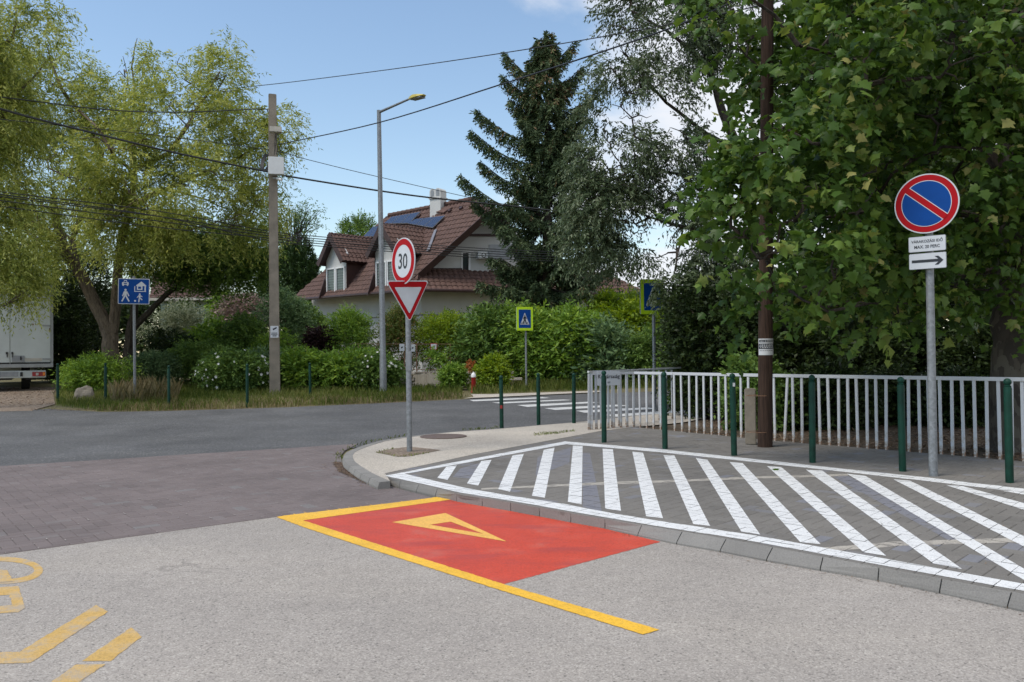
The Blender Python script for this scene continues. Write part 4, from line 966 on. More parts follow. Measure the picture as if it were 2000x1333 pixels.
hh = px(16, Yw); sh = wrap('sheet', -hh, hh, 190, 352, MAT['paper'], t, rr_ + .002)
wrap('print', hh * .55, hh * .86, 200, 325, MAT['sign_black'], sh, rr_ + .0035)
mbk = wrap('print', -hh * .25, hh * .4, 195, 335, MAT['sign_black'], sh, rr_ + .0035)
for k in range(7):
    for j, (z0, z1) in enumerate(((.05, .13), (.2, .27), (-.12, -.05), (.66, .74))):
        a0 = 205 + k * 17 + j * 3; wrap('lettering', hh * z0, hh * z1, a0, a0 + rnd.choice((8, 11, 13)), MAT['paper'], sh, rr_ + .0048, 2)
for k in range(8): a0 = 205 + k * 15; wrap('lettering', -hh * .5, -hh * .42, a0, a0 + 9, MAT['sign_black'], sh, rr_ + .0035, 2)

# ================================================================== box truck
Yt = 27.0; gz0 = D(50, 757, Yt).z
tb = D(20, 757, Yt); TRZ = R(30); tr = thing('box_truck', 'white box truck parked at the left edge seen from behind with closed rear doors', 'truck', Vector((D(104, 690, Yt).x, Yt, gz0)))
def X(x, Y=Yt): return D(x, 690, Y).x
def Z(y, x=50, Y=Yt): return D(x, y, Y).z
x0, x1 = X(-72), X(104); zb, zt = Z(716), Z(558); Lb = 5.2
mb = MB(); mb.box(((x0 + x1) / 2, Yt + Lb / 2, (zb + zt) / 2), (x1 - x0, Lb, zt - zb)); body = mb.obj('cargo_box', MAT['truck_white'], tr, bevel=0.02)
mb = MB()
for (a, b_, c_, d_) in ((-72, 558, 104, 566), (-72, 711, 104, 718)): mb.box(((X(a) + X(c_)) / 2, Yt - .03, (Z(b_) + Z(d_)) / 2), (x1 - x0, 0.06, Z(b_) - Z(d_)))
for (a, c_) in ((-72, -67), (99.5, 104)): mb.box(((X(a) + X(c_)) / 2, Yt - .028, (zb + zt) / 2), (X(c_) - X(a), 0.055, zt - zb - .26))
mb.obj('rear_frame', MAT['alu'], tr, bevel=0.006)
for (a, c_) in ((-66, 21.2), (22.4, 98.5)):
    mb = MB(); mb.box(((X(a) + X(c_)) / 2, Yt - .02, (Z(567) + Z(710)) / 2), (X(c_) - X(a), 0.04, Z(567) - Z(710))); d_ = mb.obj('rear_door', MAT['truck_white'], tr, bevel=0.006)
    mb = MB(); mb.box(((X(a) + X(c_)) / 2, Yt - .043, Z(709.5)), (X(c_) - X(a) - .01, 0.01, 0.05)); mb.obj('seal', MAT['rubber'], d_)
    if c_ > 50:
        for y in (575, 637, 702): mb = MB(); mb.box((X(92), Yt - .055, Z(y)), (px(18, Yt), 0.03, 0.055)); mb.obj('hinge', MAT['alu'], d_, bevel=0.005)
        mb = MB(); mb.box((X(37), Yt - .05, Z(701)), (px(24, Yt), 0.02, px(12, Yt))); lk = mb.obj('lock_plate', MAT['sign_back'], d_, bevel=0.004); mb = MB(); mb.box((X(42), Yt - .07, Z(700)), (0.05, 0.03, .12)); mb.obj('handle', MAT['dark_steel'], lk)
        mb = MB(); mb.box((X(66), Yt - .05, Z(703)), (px(32, Yt), 0.01, px(6, Yt))); mb.obj('plate_strip', MAT['beige'], d_)
        mb = MB(); mb.box((X(26), Yt - .055, Z(690)), (0.06, 0.03, 0.07)); mb.box((X(26), Yt - .055, Z(695)), (0.03, 0.03, 0.1)); mb.obj('bolt_handle', MAT['dark_steel'], d_)
        mb = MB()
        for (xx, yy, ww, h_) in ((76, 579, 1.4, 10), (97, 646, 2, 8), (84, 573, 3, 4), (63, 577, 4, 2.5), (65, 635, 3, 3)): mb.box((X(xx), Yt - .0425, Z(yy)), (px(ww, Yt), 0.003, px(h_, Yt)))
        mb.obj('rust_streak', MAT['rust'], d_)
    else: mb = MB(); mb.box((X(16), Yt - .055, Z(690)), (0.07, 0.03, 0.07)); mb.box((X(16.5), Yt - .055, Z(695)), (0.03, 0.03, 0.1)); mb.obj('bolt_handle', MAT['dark_steel'], d_)
mb = MB(); mb.box(((X(-62) + X(90)) / 2, Yt + .06, (Z(724) + Z(738)) / 2), (X(90) - X(-62), 0.12, Z(724) - Z(738))); bp = mb.obj('bumper', MAT['truck_white'], tr, bevel=0.012)
mb = MB(); mb.box((X(18), Yt - .008, Z(730.5)), (px(38, Yt), 0.012, px(9, Yt))); np_ = mb.obj('number_plate', MAT['plate'], bp)
mb = MB(); mb.box((X(1.5), Yt - .016, Z(730.5)), (px(3, Yt), 0.004, px(8.5, Yt))); mb.obj('blue_strip', MAT['sign_blue'], np_)
mb = MB(); mb.box((X(43), Yt - .01, Z(731)), (px(5, Yt), 0.02, px(8, Yt))); mb.obj('socket', MAT['dark_steel'], bp)
for xc in (76, -48):
    tl = MB(); tl.box((X(xc), Yt - .012, Z(731)), (px(25, Yt), 0.03, px(8.5, Yt))); l_ = tl.obj('tail_lamp', MAT['lamp_red'], bp, bevel=0.006)
    tl = MB(); tl.box((X(xc + 10), Yt - .03, Z(731)), (px(4.4, Yt), 0.008, px(6, Yt))); tl.obj('amber_lens', MAT['lamp_amber'], l_)
    tl = MB(); tl.box((X(xc - 3), Yt - .03, Z(731)), (px(5, Yt), 0.008, px(5, Yt))); tl.obj('clear_lens', MAT['lamp_clear'], l_)
mb = MB(); mb.box((X(-5), Yt + 2.4, Z(735)), (1.0, 4.6, 0.22)); mb.box((X(61), Yt + .5, Z(741)), (px(20, Yt), .3, px(3, Yt))); mb.obj('chassis', MAT['dark_steel'], tr)
for xc in (50, -48):
    for yy in (Yt + 1.3, Yt + 5.9):
        rw = (Z(735) - gz0) * .62; cw = Vector((X(xc), yy, zg(yy) + 0.36)); mb = MB(); mb.tube([cw - Vector((.14, 0, 0)), cw + Vector((.14, 0, 0))], 0.38, 24); wl = mb.obj('wheel', MAT['rubber'], tr, bevel=0.02)
mb = MB(); mb.box(((x0 + x1) / 2, Yt + Lb + 1.0, gz0 + 1.15), (1.9, 1.8, 1.7)); mb.obj('cab', MAT['truck_white'], tr, bevel=0.12)
tr.rotation_euler[2] = TRZ; tr.scale = (.875, 1, 1)

# ================================================================== small things by the far garden
b = D(925, 757, 24.0); b.z = zg(24.0); t = thing('hydrant', 'red standing fire hydrant with a white band beside the lime shrub', 'hydrant', b); k_ = b.y / FPX * 1.2
mb = MB(); mb.lathe(b, [(4.4 * k_, 0), (4.6 * k_, 2 * k_), (3.6 * k_, 3 * k_), (3.6 * k_, 24 * k_), (4.3 * k_, 25 * k_)], 14); mb.obj('barrel', MAT['hydrant'], t, smooth=True)
mb = MB(); mb.lathe(b + Vector((0, 0, 25 * k_)), [(4.0 * k_, 0), (4.0 * k_, 4 * k_), (2.6 * k_, 6 * k_), (1 * k_, 8 * k_)], 14); mb.obj('cap', MAT['frame_white'], t, smooth=True)
b = D(897, 742, 26.4); b.z = zg(26.4); t = thing('utility_cabinet', 'low grey metal utility cabinet among the shrubs left of the hydrant', 'cabinet', b); k_ = b.y / FPX
mb = MB(); mb.box(b + Vector((0, 0, 19 * k_)), (14 * k_, .25, 42 * k_)); o = mb.obj('housing', MAT['sign_back'], t, bevel=0.01); mb = MB(); mb.box(b + Vector((0, -.13, 20 * k_)), (12 * k_, .015, 36 * k_)); mb.obj('door', MAT['alu'], o)
# board screen / planter
b0, b1 = D(813, 749, 26.2), D(858, 753, 25.9); b0.z = zg(26.2); b1.z = zg(25.9); t = thing('board_screen', 'low weathered box of upright boards against the stone wall', 'planter', (b0 + b1) / 2); k_ = b0.y / FPX
nb = 13
for k in range(nb):
    p = b0.lerp(b1, (k + .5) / nb); L = (b1 - b0).length / nb; hgt = (31 + rnd.uniform(-2.5, 1)) * k_
    mb = MB(); mb.box(p + Vector((0, rnd.uniform(-.01, .01), hgt / 2)), (L * .84, .03, hgt), rz=rnd.uniform(-.02, .02)); mb.obj('board', MAT['old_board'], t)
mb = MB(); mb.box((b0 + b1) / 2 + Vector((0, .25, 14 * k_)), ((b1 - b0).length * .98, .4, 26 * k_)); mb.obj('box_body', MAT['old_board'], t)
mb = MB(); mb.box((b0 + b1) / 2 + Vector((0, 0.27, 31 * k_)), ((b1 - b0).length * 1.0, .44, .04)); mb.obj('lid', MAT['conc_pole'], t)
# dry stone wall: separate stones
wl = thing('stone_wall', 'low dry stone garden wall behind the grass strip', 'wall', P(800, 752)); ap, bp_ = D(690, 752, 26.6), D(1000, 750, 26.3); ap.z = zg(26.6); bp_.z = zg(26.3)
cnt = 0
for row in range(5):
    s = rnd.uniform(0, .2); L = (bp_ - ap).length; dd = (bp_ - ap).normalized()
    while s < L:
        w_ = rnd.uniform(.22, .5); h_ = .095; xx = ap + dd * (s + w_ / 2)
        mb = MB(); mb.box(xx + Vector((0, rnd.uniform(-.03, .03), zg(xx.y) - xx.z + .05 + row * .105)), (w_ * .94, .34, h_ * rnd.uniform(.85, 1)), rz=math.atan2(dd.y, dd.x) + rnd.uniform(-.04, .04)); mb.obj('stone', MAT['stone'], wl, bevel=0.015); s += w_; cnt += 1
# garden fence of thin rusty posts and rails with notices
gf = thing('garden_fence', 'thin rusty wire garden fence carrying small white notices behind the wall', 'fence', P(830, 750) + Vector((0, .5, 0))); fy = P(830, 750).y + .75
for x in (700, 790, 814, 880, 940, 1000): p = D(x, 700, fy); mb = MB(); mb.tube([Vector((p.x, fy, zg(fy))), Vector((p.x, fy, D(x, 671, fy).z))], .022, 6); mb.obj('post', MAT['rust'], gf)
for y in (672, 700, 722): mb = MB(); mb.tube([D(690, y, fy), D(1000, y + 1, fy)], .010, 5); mb.obj('wire_rail', MAT['rust'], gf)
for (x, y, w_, h_, lab, red) in ((785, 679, 10, 14, 'small white notice on the garden fence partly behind the sign post', False), (806, 680, 9, 14, 'small white notice just right of the sign post on the garden fence', False), (847, 677, 13, 12, 'small red edged white notice on the garden fence', True)):
    c = D(x, y, fy - .05); t = thing('fence_notice', lab, 'notice', c); r_, u_ = Vector((1, 0, 0)), Vector((0, 0, 1)); W_, H_ = px(w_ / 2, fy), px(h_ / 2, fy)
    pn = poly2(rrect(W_, H_, .01), c, r_, u_, 0, .004).obj('panel', MAT['sign_red'] if red else MAT['sign_white'], t)
    if red: poly2(rrect(W_ * .85, H_ * .8, .005), c, r_, u_, .002).obj('white_field', MAT['sign_white'], pn)
    mb = MB(); mb.prism([c + Vector((a * W_, -.006, b_ * H_)) for a, b_ in ((-.4, .1), (.4, .3), (.3, -.1), (-.3, -.3))], (0, .001, 0)); mb.obj('symbol', MAT['sign_black'], pn)
# rock and log
def rock(name, c, rx, ry, rz_, mat, label, cat, seed=1):
    bm = bmesh.new(); bmesh.ops.create_icosphere(bm, subdivisions=3, radius=1)
    from mathutils import noise as mn
    for v in bm.verts:
        d = v.co.normalized(); k = 1 + .35 * mn.noise(d * 1.3 + Vector((seed, 0, 0))) + .12 * mn.noise(d * 4 + Vector((0, seed, 0))); k = min(k, 1.12)
        v.co = Vector((d.x * rx * k, d.y * ry * k, d.z * rz_ * k))
    me = bpy.data.meshes.new(name); bm.to_mesh(me); bm.free(); me.materials.append(mat); o = link(name, me); o.location = c; tag(o, label, cat); return o
p = P(169, 783); rock('rock', p + Vector((0, -.1, .16)), px(19, p.y), .26, .24, MAT['conc_pole'], 'pale angular rock lying in the grass beside the thin green post', 'rock', 3)
lg = thing('log', 'fallen weathered log lying in the grass behind the blue sign pole', 'log', P(300, 748)); a, b_ = P(262, 750) + Vector((0, 0, .10)), P(337, 745) + Vector((0, 0, .12))
mb = MB(); mb.tube([a, a.lerp(b_, .3) + Vector((0, 0, .05)), a.lerp(b_, .6) + Vector((0, 0, -.02)), b_], [.07, .10, .09, .06], 8); mb.obj('trunk', MAT['bark'], lg, smooth=True)
mb = MB(); mb.tube([a.lerp(b_, .4), a.lerp(b_, .55) + Vector((0, -.1, .14)), a.lerp(b_, .9) + Vector((0, -.1, .12))], [.04, .035, .02], 6); mb.obj('branch', MAT['bark'], lg, smooth=True)

# ================================================================== the large house
HB = D(812, 565.2, 36.0); ze = HB.z
eh = Vector((-0.728, 0.685, 0)).normalized(); nh = Vector((0.685, 0.728, 0)).normalized(); gh = Vector((0.942, 0.335, 0)).normalized(); UP = Vector((0, 0, 1))
# slope so that the two ridge ends come out level
best = None
for i in range(60):
    tn = 0.7 + i * 0.02; n = (nh * -tn + UP).normalized(); a = on_plane(928, 389, HB, n); b_ = on_plane(756, 424, HB, n)
    if best is None or abs(a.z - b_.z) < best[0]: best = (abs(a.z - b_.z), tn)
TN = min(1.25, max(0.85, best[1])); print('house slope', best, TN)
MN = (nh * -TN + UP).normalized()
def mp_(x, y): return on_plane(x, y, HB, MN)
def tiled(name, pts, parent, o=None, ux=None, mat=None, tw=0.25, th=0.31, amp=0.022, step=0.026, thick=0.09):
    """tile covered slope through a convex polygon of 3D points"""
    pts = [Vector(p) for p in pts]; nrm = (pts[1] - pts[0]).cross(pts[2] - pts[0]).normalized()
    if nrm.z < 0: nrm = -nrm
    ux = Vector((-nrm.y, nrm.x, 0)).normalized(); uv = nrm.cross(ux) if nrm.cross(ux).z > 0 else -nrm.cross(ux); o = pts[0]
    c2 = [((p - o).dot(ux), (p - o).dot(uv)) for p in pts]; u0_, u1_ = min(c[0] for c in c2), max(c[0] for c in c2); v0_, v1_ = min(c[1] for c in c2), max(c[1] for c in c2)
    nu = max(2, int((u1_ - u0_) / (tw / 5)) + 2); rows = int((v1_ - v0_) / th) + 1
    V = []; F = []
    us = u0_ + np.arange(nu) * tw / 5; prof = np.where((np.arange(nu) % 5) == 0, -amp, np.where((np.arange(nu) % 5) == 1, amp * .4, np.where((np.arange(nu) % 5) == 4, amp * .4, amp)))
    for r_ in range(rows):
        for kk, (vv, hh) in enumerate(((v0_ + r_ * th, step), (v0_ + (r_ + 1) * th - .004, 0.0))):
            for j in range(nu): V.append(o + ux * float(us[j]) + uv * vv + nrm * (float(prof[j]) + hh))
    for r_ in range(2 * rows - 1):
        for j in range(nu - 1): a = r_ * nu + j; F.append((a, a + 1, a + nu + 1, a + nu))
    bm = bmesh.new(); vs = [bm.verts.new(v) for v in V]; bm.verts.ensure_lookup_table()
    for f in F: bm.faces.new([vs[i] for i in f])
    cen = sum(pts, Vector()) / len(pts)
    for i in range(len(pts)):
        a, b__ = pts[i], pts[(i + 1) % len(pts)]; pn = (b__ - a).cross(nrm).normalized()
        if pn.dot(cen - a) > 0: pn = -pn
        bmesh.ops.bisect_plane(bm, geom=bm.verts[:] + bm.edges[:] + bm.faces[:], plane_co=a, plane_no=pn, clear_outer=True)
    bo_ = base_of(parent)
    for v in bm.verts: v.co -= bo_
    me = bpy.data.meshes.new(name); bm.to_mesh(me); bm.free(); me.materials.append(mat or MAT['roof_tile']); ob = link(name, me, parent)
    # the board under the tiles
    mb = MB(); mb.prism([p - nrm * 0.035 for p in pts], -nrm * thick); mb.obj('roof_board', MAT['gutter'], ob)
    return ob
hg = zg(40)
house = thing('house', 'large white house with a brown tiled roof, two dormers and a white chimney', 'house', Vector((HB.x, HB.y, hg)))
A_ = mp_(568, 585.5); R1 = mp_(928, 389); Dg = mp_(755, 424); Dg.z = R1.z; H1 = mp_(955, 413)
Bv = HB + eh * ((mp_(782, 567) - HB).dot(eh)); V_ = mp_(819, 531)
R1 = mp_(928, 389); dist = (R1 - HB).dot(nh); Dg = HB + nh * dist + eh * ((mp_(755, 424) - HB).dot(eh)) + UP * (R1.z - HB.z)
tiled('roof_slope', [A_, Bv, H1, R1, Dg], house)
tiled('roof_slope', [Bv, HB, V_], house)
# back slope and small hip
e_of = lambda p: (p - HB).dot(eh)
Ab = HB + nh * (2 * dist) + eh * e_of(A_); Bb = HB + nh * (2 * dist) + eh * e_of(Bv); H2 = HB + nh * (2 * dist - (H1 - HB).dot(nh)) + eh * e_of(H1) + UP * (H1.z - HB.z)
tiled('roof_slope', [Ab, Bb, H2, R1, Dg], house); tiled('roof_slope', [R1, H1, H2], house)
# ridge caps
mb = MB(); L = (Dg - R1).length; dd = (Dg - R1).normalized()
for k in range(int(L / .36)): p = R1 + dd * (k * .36) + UP * .03; mb.tube([p, p + dd * .37 + UP * .012], [.095, .11], 8)
mb.obj('ridge_cap', MAT['roof_tile'], house, smooth=True)
mb = MB()
for a, b__ in ((Bv, H1), (H1, R1)): 
    d_ = (b__ - a).normalized(); n2 = MN.cross(d_).normalized(); mb.box((a + b__) / 2 - MN * .10, ((b__ - a).length, .05, .30), axes=(d_, n2, MN))
mb.obj('verge_board', MAT['brown_wood'], house)
# gutter
mb = MB(); mb.tube([A_ + UP * -.04 - nh * .05, HB + UP * -.04 - nh * .05], .075, 8); mb.obj('gutter', MAT['gutter'], house, smooth=True)
# long side wall
wi = nh * .95; wa, wb_ = A_ + wi - eh * .5, HB + wi + eh * .75
def vwall(name, a, b__, z0, z1, mat, th=.25, par=None):
    d_ = (b__ - a); d_.z = 0; n2 = Vector((d_.y, -d_.x, 0)).normalized()
    if n2.y < 0: n2 = -n2
    mb = MB(); q = [Vector((a.x, a.y, z0)), Vector((b__.x, b__.y, z0)), Vector((b__.x, b__.y, z1)), Vector((a.x, a.y, z1))]; mb.prism(q, n2 * th); return mb.obj(name, mat, par or house)
vwall('wall', wa, wb_, hg - .3, ze + .45, MAT['render_white'])
# gable side, ground floor and its skirt roof
GE = HB + gh * 13.5
gn = Vector((-gh.y, gh.x, 0)).normalized()       # inward
vwall('wall', wb_ + gn * .0, HB + gn * .95 + gh * 13, hg - .3, ze - .02, MAT['render_white'])
z_t = on_plane(862, 526.5, HB + gn * 1.35, gn).z; sk_d = 1.35
SA, SB = HB + gh * 0.0, HB + gh * 11.6
ST0 = on_plane(822, 528, HB + gn * sk_d, gn); ST0.z = z_t; ST1 = HB + gn * sk_d + gh * 4.4; ST1.z = z_t
tiled('skirt_roof', [SA, SB, Vector((SB.x, SB.y, z_t)) + gn * sk_d - gh * 1.6, ST1, ST0], house)
mb = MB(); mb.tube([SA + UP * -.04 - gn * .05, SB + UP * -.04 - gn * .05], .075, 8); mb.obj('gutter', MAT['gutter'], house, smooth=True)
# upper gable wall
GP = HB + gn * (sk_d + .05)
gpt = [on_plane(x, y, GP, gn) for x, y in ((815, 530), (958, 409), (1092, 520))]
gpt = [gpt[0], gpt[1], gpt[2], on_plane(1092, 548, GP, gn), on_plane(815, 536, GP, gn)]
mb = MB(); mb.prism(gpt, gn * .25); mb.obj('gable_wall', MAT['render_white'], house)
def gbox(name, xa, ya, xb, yb, out, dep, mat, par=None, bev=0.0):
    p = [on_plane(x, y, GP - gn * out, gn) for x, y in ((xa, yb), (xb, yb), (xb, ya), (xa, ya))]; mb = MB(); mb.prism(p, gn * dep); return mb.obj(name, mat, par or house, bevel=bev)
gbox('beam', 918, 457, 1000, 461.5, .10, .12, MAT['brown_wood']); gbox('beam', 838, 524, 903, 528.5, .06, .1, MAT['brown_wood'])
# tile covered verge boards are brown; balcony recess is a flat panel, its shade painted dark, with its door
rc = gbox('balcony_recess_shade', 902, 494, 919, 551, .01, .05, MAT['dark_steel']); gbox('door_frame', 901, 492.5, 904, 551, .03, .05, MAT['frame_white'], rc); gbox('door_frame', 915.5, 495, 919.5, 551, .12, .14, MAT['frame_white'], rc); gbox('door_frame', 901, 491.5, 925, 494.5, .03, .05, MAT['frame_white'], rc)
gbox('balcony_wall', 919.6, 503, 955, 549, .13, .13, MAT['render_white']); gbox('glass_pane', 905, 497, 913, 520, .02, .02, MAT['glass'], rc)
ac = gbox('air_conditioner', 934, 492, 962, 505.5, .62, .42, MAT['boxwhite'], bev=.01)
c = on_plane(945, 499, GP - gn * .625, gn); disc(c, .11, gh, UP, n=20, inner=.08, off=.004).obj('fan_grille', MAT['dark_steel'], ac)
gbox('sun_blind', 955, 478, 1000, 506, .7, .05, MAT['sign_back'])
lw = gbox('window', 982, 583, 1003, 606, -0.60, .05, MAT['frame_white'])
# band line along the ground floor
def band_on(a, b__, y, x):
    pass
for a, b__ in ((wa, wb_), (wb_, HB + gn * .95 + gh * 13)):
    d_ = (b__ - a); d_.z = 0; L = d_.length; d_.normalize(); n2 = Vector((d_.y, -d_.x, 0)); n2 = n2 if n2.y < 0 else -n2
    m_ = (a + b__) / 2; m_.z = ze - 1.08; mb = MB(); mb.box(m_ + n2 * .004, (L, .03, .04), axes=(d_, n2, UP)); mb.obj('wall_groove', MAT['gutter'], house)
# dormers
def dormer(base, apex, eave, hw):
    P0 = mp_(*base); q0 = (P0 - HB).dot(nh); e0 = e_of(P0)
    pl = HB + nh * q0
    za = on_plane(*apex, pl - nh * .35, nh).z; zev = on_plane(*eave, pl - nh * .35, nh).z; zr = ze + TN * q0
    dm = bpy.data.objects.new('dormer', None); COL.objects.link(dm); dm.parent = house; dm.location = (0, 0, 0)
    def W(e, q, z): return Vector((HB.x, HB.y, 0)) + eh * (e0 + e) + nh * q + UP * z
    qa = (za - ze) / TN; qe = (zev - ze) / TN; ov = .38; ho = hw + .28; zz = zev
    for s in (1, -1): tiled('dormer_slope', [W(0, q0 - ov, za), W(0, qa, za), W(s * ho, qe + .1, zz), W(s * ho, q0 - ov, zz)], dm, tw=.24, th=.30)
    mb = MB()
    for s in (1, -1):
        a, b__ = W(0, q0 - ov - .012, za + .02), W(s * ho, q0 - ov - .012, zz + .02); d_ = (b__ - a).normalized(); n2 = nh.cross(d_); mb.box((a + b__) / 2 - n2 * (.12 if n2.z > 0 else -.12), ((b__ - a).length, .03, .26), axes=(d_, nh, n2))
    mb.obj('verge_board', MAT['brown_wood'], dm)
    zc = zz + (za - zz) * .28
    poly = [W(hw, q0, zr - .35), W(-hw, q0, zr - .35), W(-hw, q0, zc), W(0, q0, za - .12), W(hw, q0, zc)]
    mb = MB(); mb.prism(poly, nh * .12); mb.obj('front_wall', MAT['render_white'], dm)
    for s in (1, -1):
        mb = MB(); mb.prism([W(s * hw, q0 - .02, zr - .3), W(s * hw, q0 - .02, zc - .05), W(s * hw, (zc - ze) / TN + .1, zc - .05)], eh * (s * .04)); mb.obj('cheek_board', MAT['brown_wood'], dm)
    wz0, wz1 = zr - .22, zr + 1.12
    for s in (.42, -.42):
        fr_ = MB(); cx_ = W(s * hw / .9, q0 - .035, (wz0 + wz1) / 2); ww = .78 * hw / .9; hh_ = wz1 - wz0
        for u_, v_, a, b__ in ((0, hh_ / 2 - .035, ww, .07), (0, -hh_ / 2 + .035, ww, .07)): fr_.box(cx_ + eh * u_ + UP * v_, (a, .07, b__), axes=(eh, nh, UP))
        for u_ in (ww / 2 - .035, -ww / 2 + .035): fr_.box(cx_ + eh * u_, (.07, .07, hh_ - .142), axes=(eh, nh, UP))
        f_ = fr_.obj('window_frame', MAT['frame_white'], dm)
        mb = MB(); mb.box(cx_ + nh * .02, (ww - .1, .012, hh_ - .1), axes=(eh, nh, UP)); mb.obj('pane', MAT['glass'], dm)
        mb = MB()
        for k in range(9): mb.box(cx_ + nh * .008 + UP * (hh_ / 2 - .12 - k * .13), (ww - .16, .008, .075), axes=(eh, nh, UP))
        mb.obj('blind', MAT['blind'], dm)
    # sloping brown board to the left of the window
    mb = MB(); mb.prism([W(hw + .02, q0 + .1, zr + .05), W(hw + .02, q0 - .5, zr - .45), W(hw + .02, q0 - .1, zr + .65)], -eh * .04); mb.obj('cheek_board', MAT['brown_wood'], dm)
dormer((657, 567), (644, 455), (668, 510), .86); dormer((757, 557), (744, 436), (769, 492), .9)
# chimney
ch = bpy.data.objects.new('chimney', None); COL.objects.link(ch); ch.parent = house; cb = mp_(855, 418) ; cw_ = px(26, cb.y); czt = D(855, 388, cb.y).z
mb = MB(); c0 = Vector((cb.x, cb.y + .25, (cb.z - .8 + czt) / 2)); mb.box(c0, (cw_, .5, czt - cb.z + .8), rz=R(-30)); mb.obj('stack', MAT['render_white'], ch, bevel=.01)
mb = MB(); mb.box(Vector((c0.x, c0.y, czt + .03)), (cw_ * 1.15, .6, .07), rz=R(-30)); mb.obj('cap_slab', MAT['render_white'], ch)
for s in (-.5, .5):
    p = Vector((c0.x, c0.y, czt + .06)) + Vector((math.cos(R(-30)), math.sin(R(-30)), 0)) * (s * cw_ * .5)
    ax1 = Vector((math.cos(R(-30)), math.sin(R(-30)), 0)); ax2 = Vector((-ax1.y, ax1.x, 0)); mb = MB(); n_ = 12; ro, ri = .165, .10; vs = []
    pr = [(-ro, 0), (-ro, .28)] + [(ro * math.cos(R(180 - a)), .28 + ro * math.sin(R(a))) for a in range(20, 161, 20)] + [(ro, .28), (ro, 0)]
    mb.prism([p + ax1 * a + UP * b__ - ax2 * .26 for a, b__ in pr], ax2 * .5); o = mb.obj('chimney_pot', MAT['render_white'], ch)
    pr = [(-ri, .05), (-ri, .28)] + [(ri * math.cos(R(180 - a)), .28 + ri * math.sin(R(a))) for a in range(20, 161, 20)] + [(ri, .28), (ri, .05)]
    mb = MB(); mb.prism([p + ax1 * a + UP * b__ - ax2 * .268 for a, b__ in pr], ax2 * .008); mb.obj('flue_mouth', MAT['sign_back'], o)
# solar panels
def panel_group(q, nx, label=None):
    """quad of photo points, split into panels lying 10 cm above the slope"""
    a, b__, c_, d_ = [on_plane(x, y, HB + MN * .14, MN) for x, y in q]
    for i in range(nx):
        s0, s1 = i / nx + .006, (i + 1) / nx - .006
        q0, q1, q2, q3 = a.lerp(b__, s0), a.lerp(b__, s1), d_.lerp(c_, s1), d_.lerp(c_, s0)
        mb = MB(); mb.prism([q0, q1, q2, q3], -MN * .045); o = mb.obj('solar_panel', MAT['alu'], house)
        cc = (q0 + q1 + q2 + q3) / 4; r4 = [p + (cc - p) * .035 + MN * .004 - Vector(base_of(o)) for p in (q0, q1, q2, q3)]
        me = bpy.data.meshes.new('solar_cells'); me.from_pydata(r4, [], [(0, 1, 2, 3)]); uv = me.uv_layers.new(name='UVMap')
        for k, co in enumerate(((0, 0), (1, 0), (1, 1), (0, 1))): uv.data[k].uv = co
        me.materials.append(MAT['solar']); link('cells', me, o)
panel_group(((749, 437), (800, 436), (821, 414), (764, 424)), 3)
panel_group(((796, 436.5), (845, 445), (869, 421.5), (812, 428)), 3)
panel_group(((710, 462), (736, 462), (747, 441), (727, 444)), 2)
# skylight hatch beside the chimney and vent tiles
q = [on_plane(x, y, HB + MN * .10, MN) for x, y in ((848, 414.5), (866, 415.5), (883, 405), (868, 404))]; mb = MB(); mb.prism(q, -MN * .1); mb.obj('roof_hatch', MAT['roof_tile'], house)
for x, y in ((820, 424), (880, 414), (902, 409), (925, 405)): p = mp_(x, y); mb = MB(); mb.box(p + MN * .07, (.2, .16, .1), axes=(eh, MN.cross(eh), MN)); mb.obj('vent_tile', MAT['gutter'], house, bevel=.02)
# lead valley beside the near dormer
a, b__ = on_plane(851, 449, HB + MN * .08, MN), on_plane(836, 490, HB + MN * .08, MN); d_ = (b__ - a).normalized(); mb = MB(); mb.box((a + b__) / 2, ((b__ - a).length, .17, .03), axes=(d_, MN.cross(d_), MN)); mb.obj('valley_flashing', MAT['lead'], house)

# ---- second house behind the left garden
Y2 = 44; p = D(360, 640, Y2); h2 = thing('house', 'low neighbouring house with a brown tiled roof mostly hidden behind the left shrubs', 'house', Vector((p.x, Y2, zg(Y2))))
a, b__, c_, d_ = D(292, 583, Y2), D(432, 586, Y2), D(418, 538, Y2 + 3.2), D(300, 536, Y2 + 3.2)
tiled('roof_slope', [a, b__, c_, d_], h2)
mb = MB(); mb.box(((a.x + b__.x) / 2, Y2 + 2.6, (a.z + zg(Y2)) / 2 - .1), (b__.x - a.x - .8, 4.2, a.z - zg(Y2))); mb.obj('wall', MAT['plate_green'], h2)
mb = MB(); mb.box(((a.x + b__.x) / 2, Y2 - .03, a.z - .06), (b__.x - a.x, .06, .14)); mb.obj('gutter', MAT['beige'], h2)

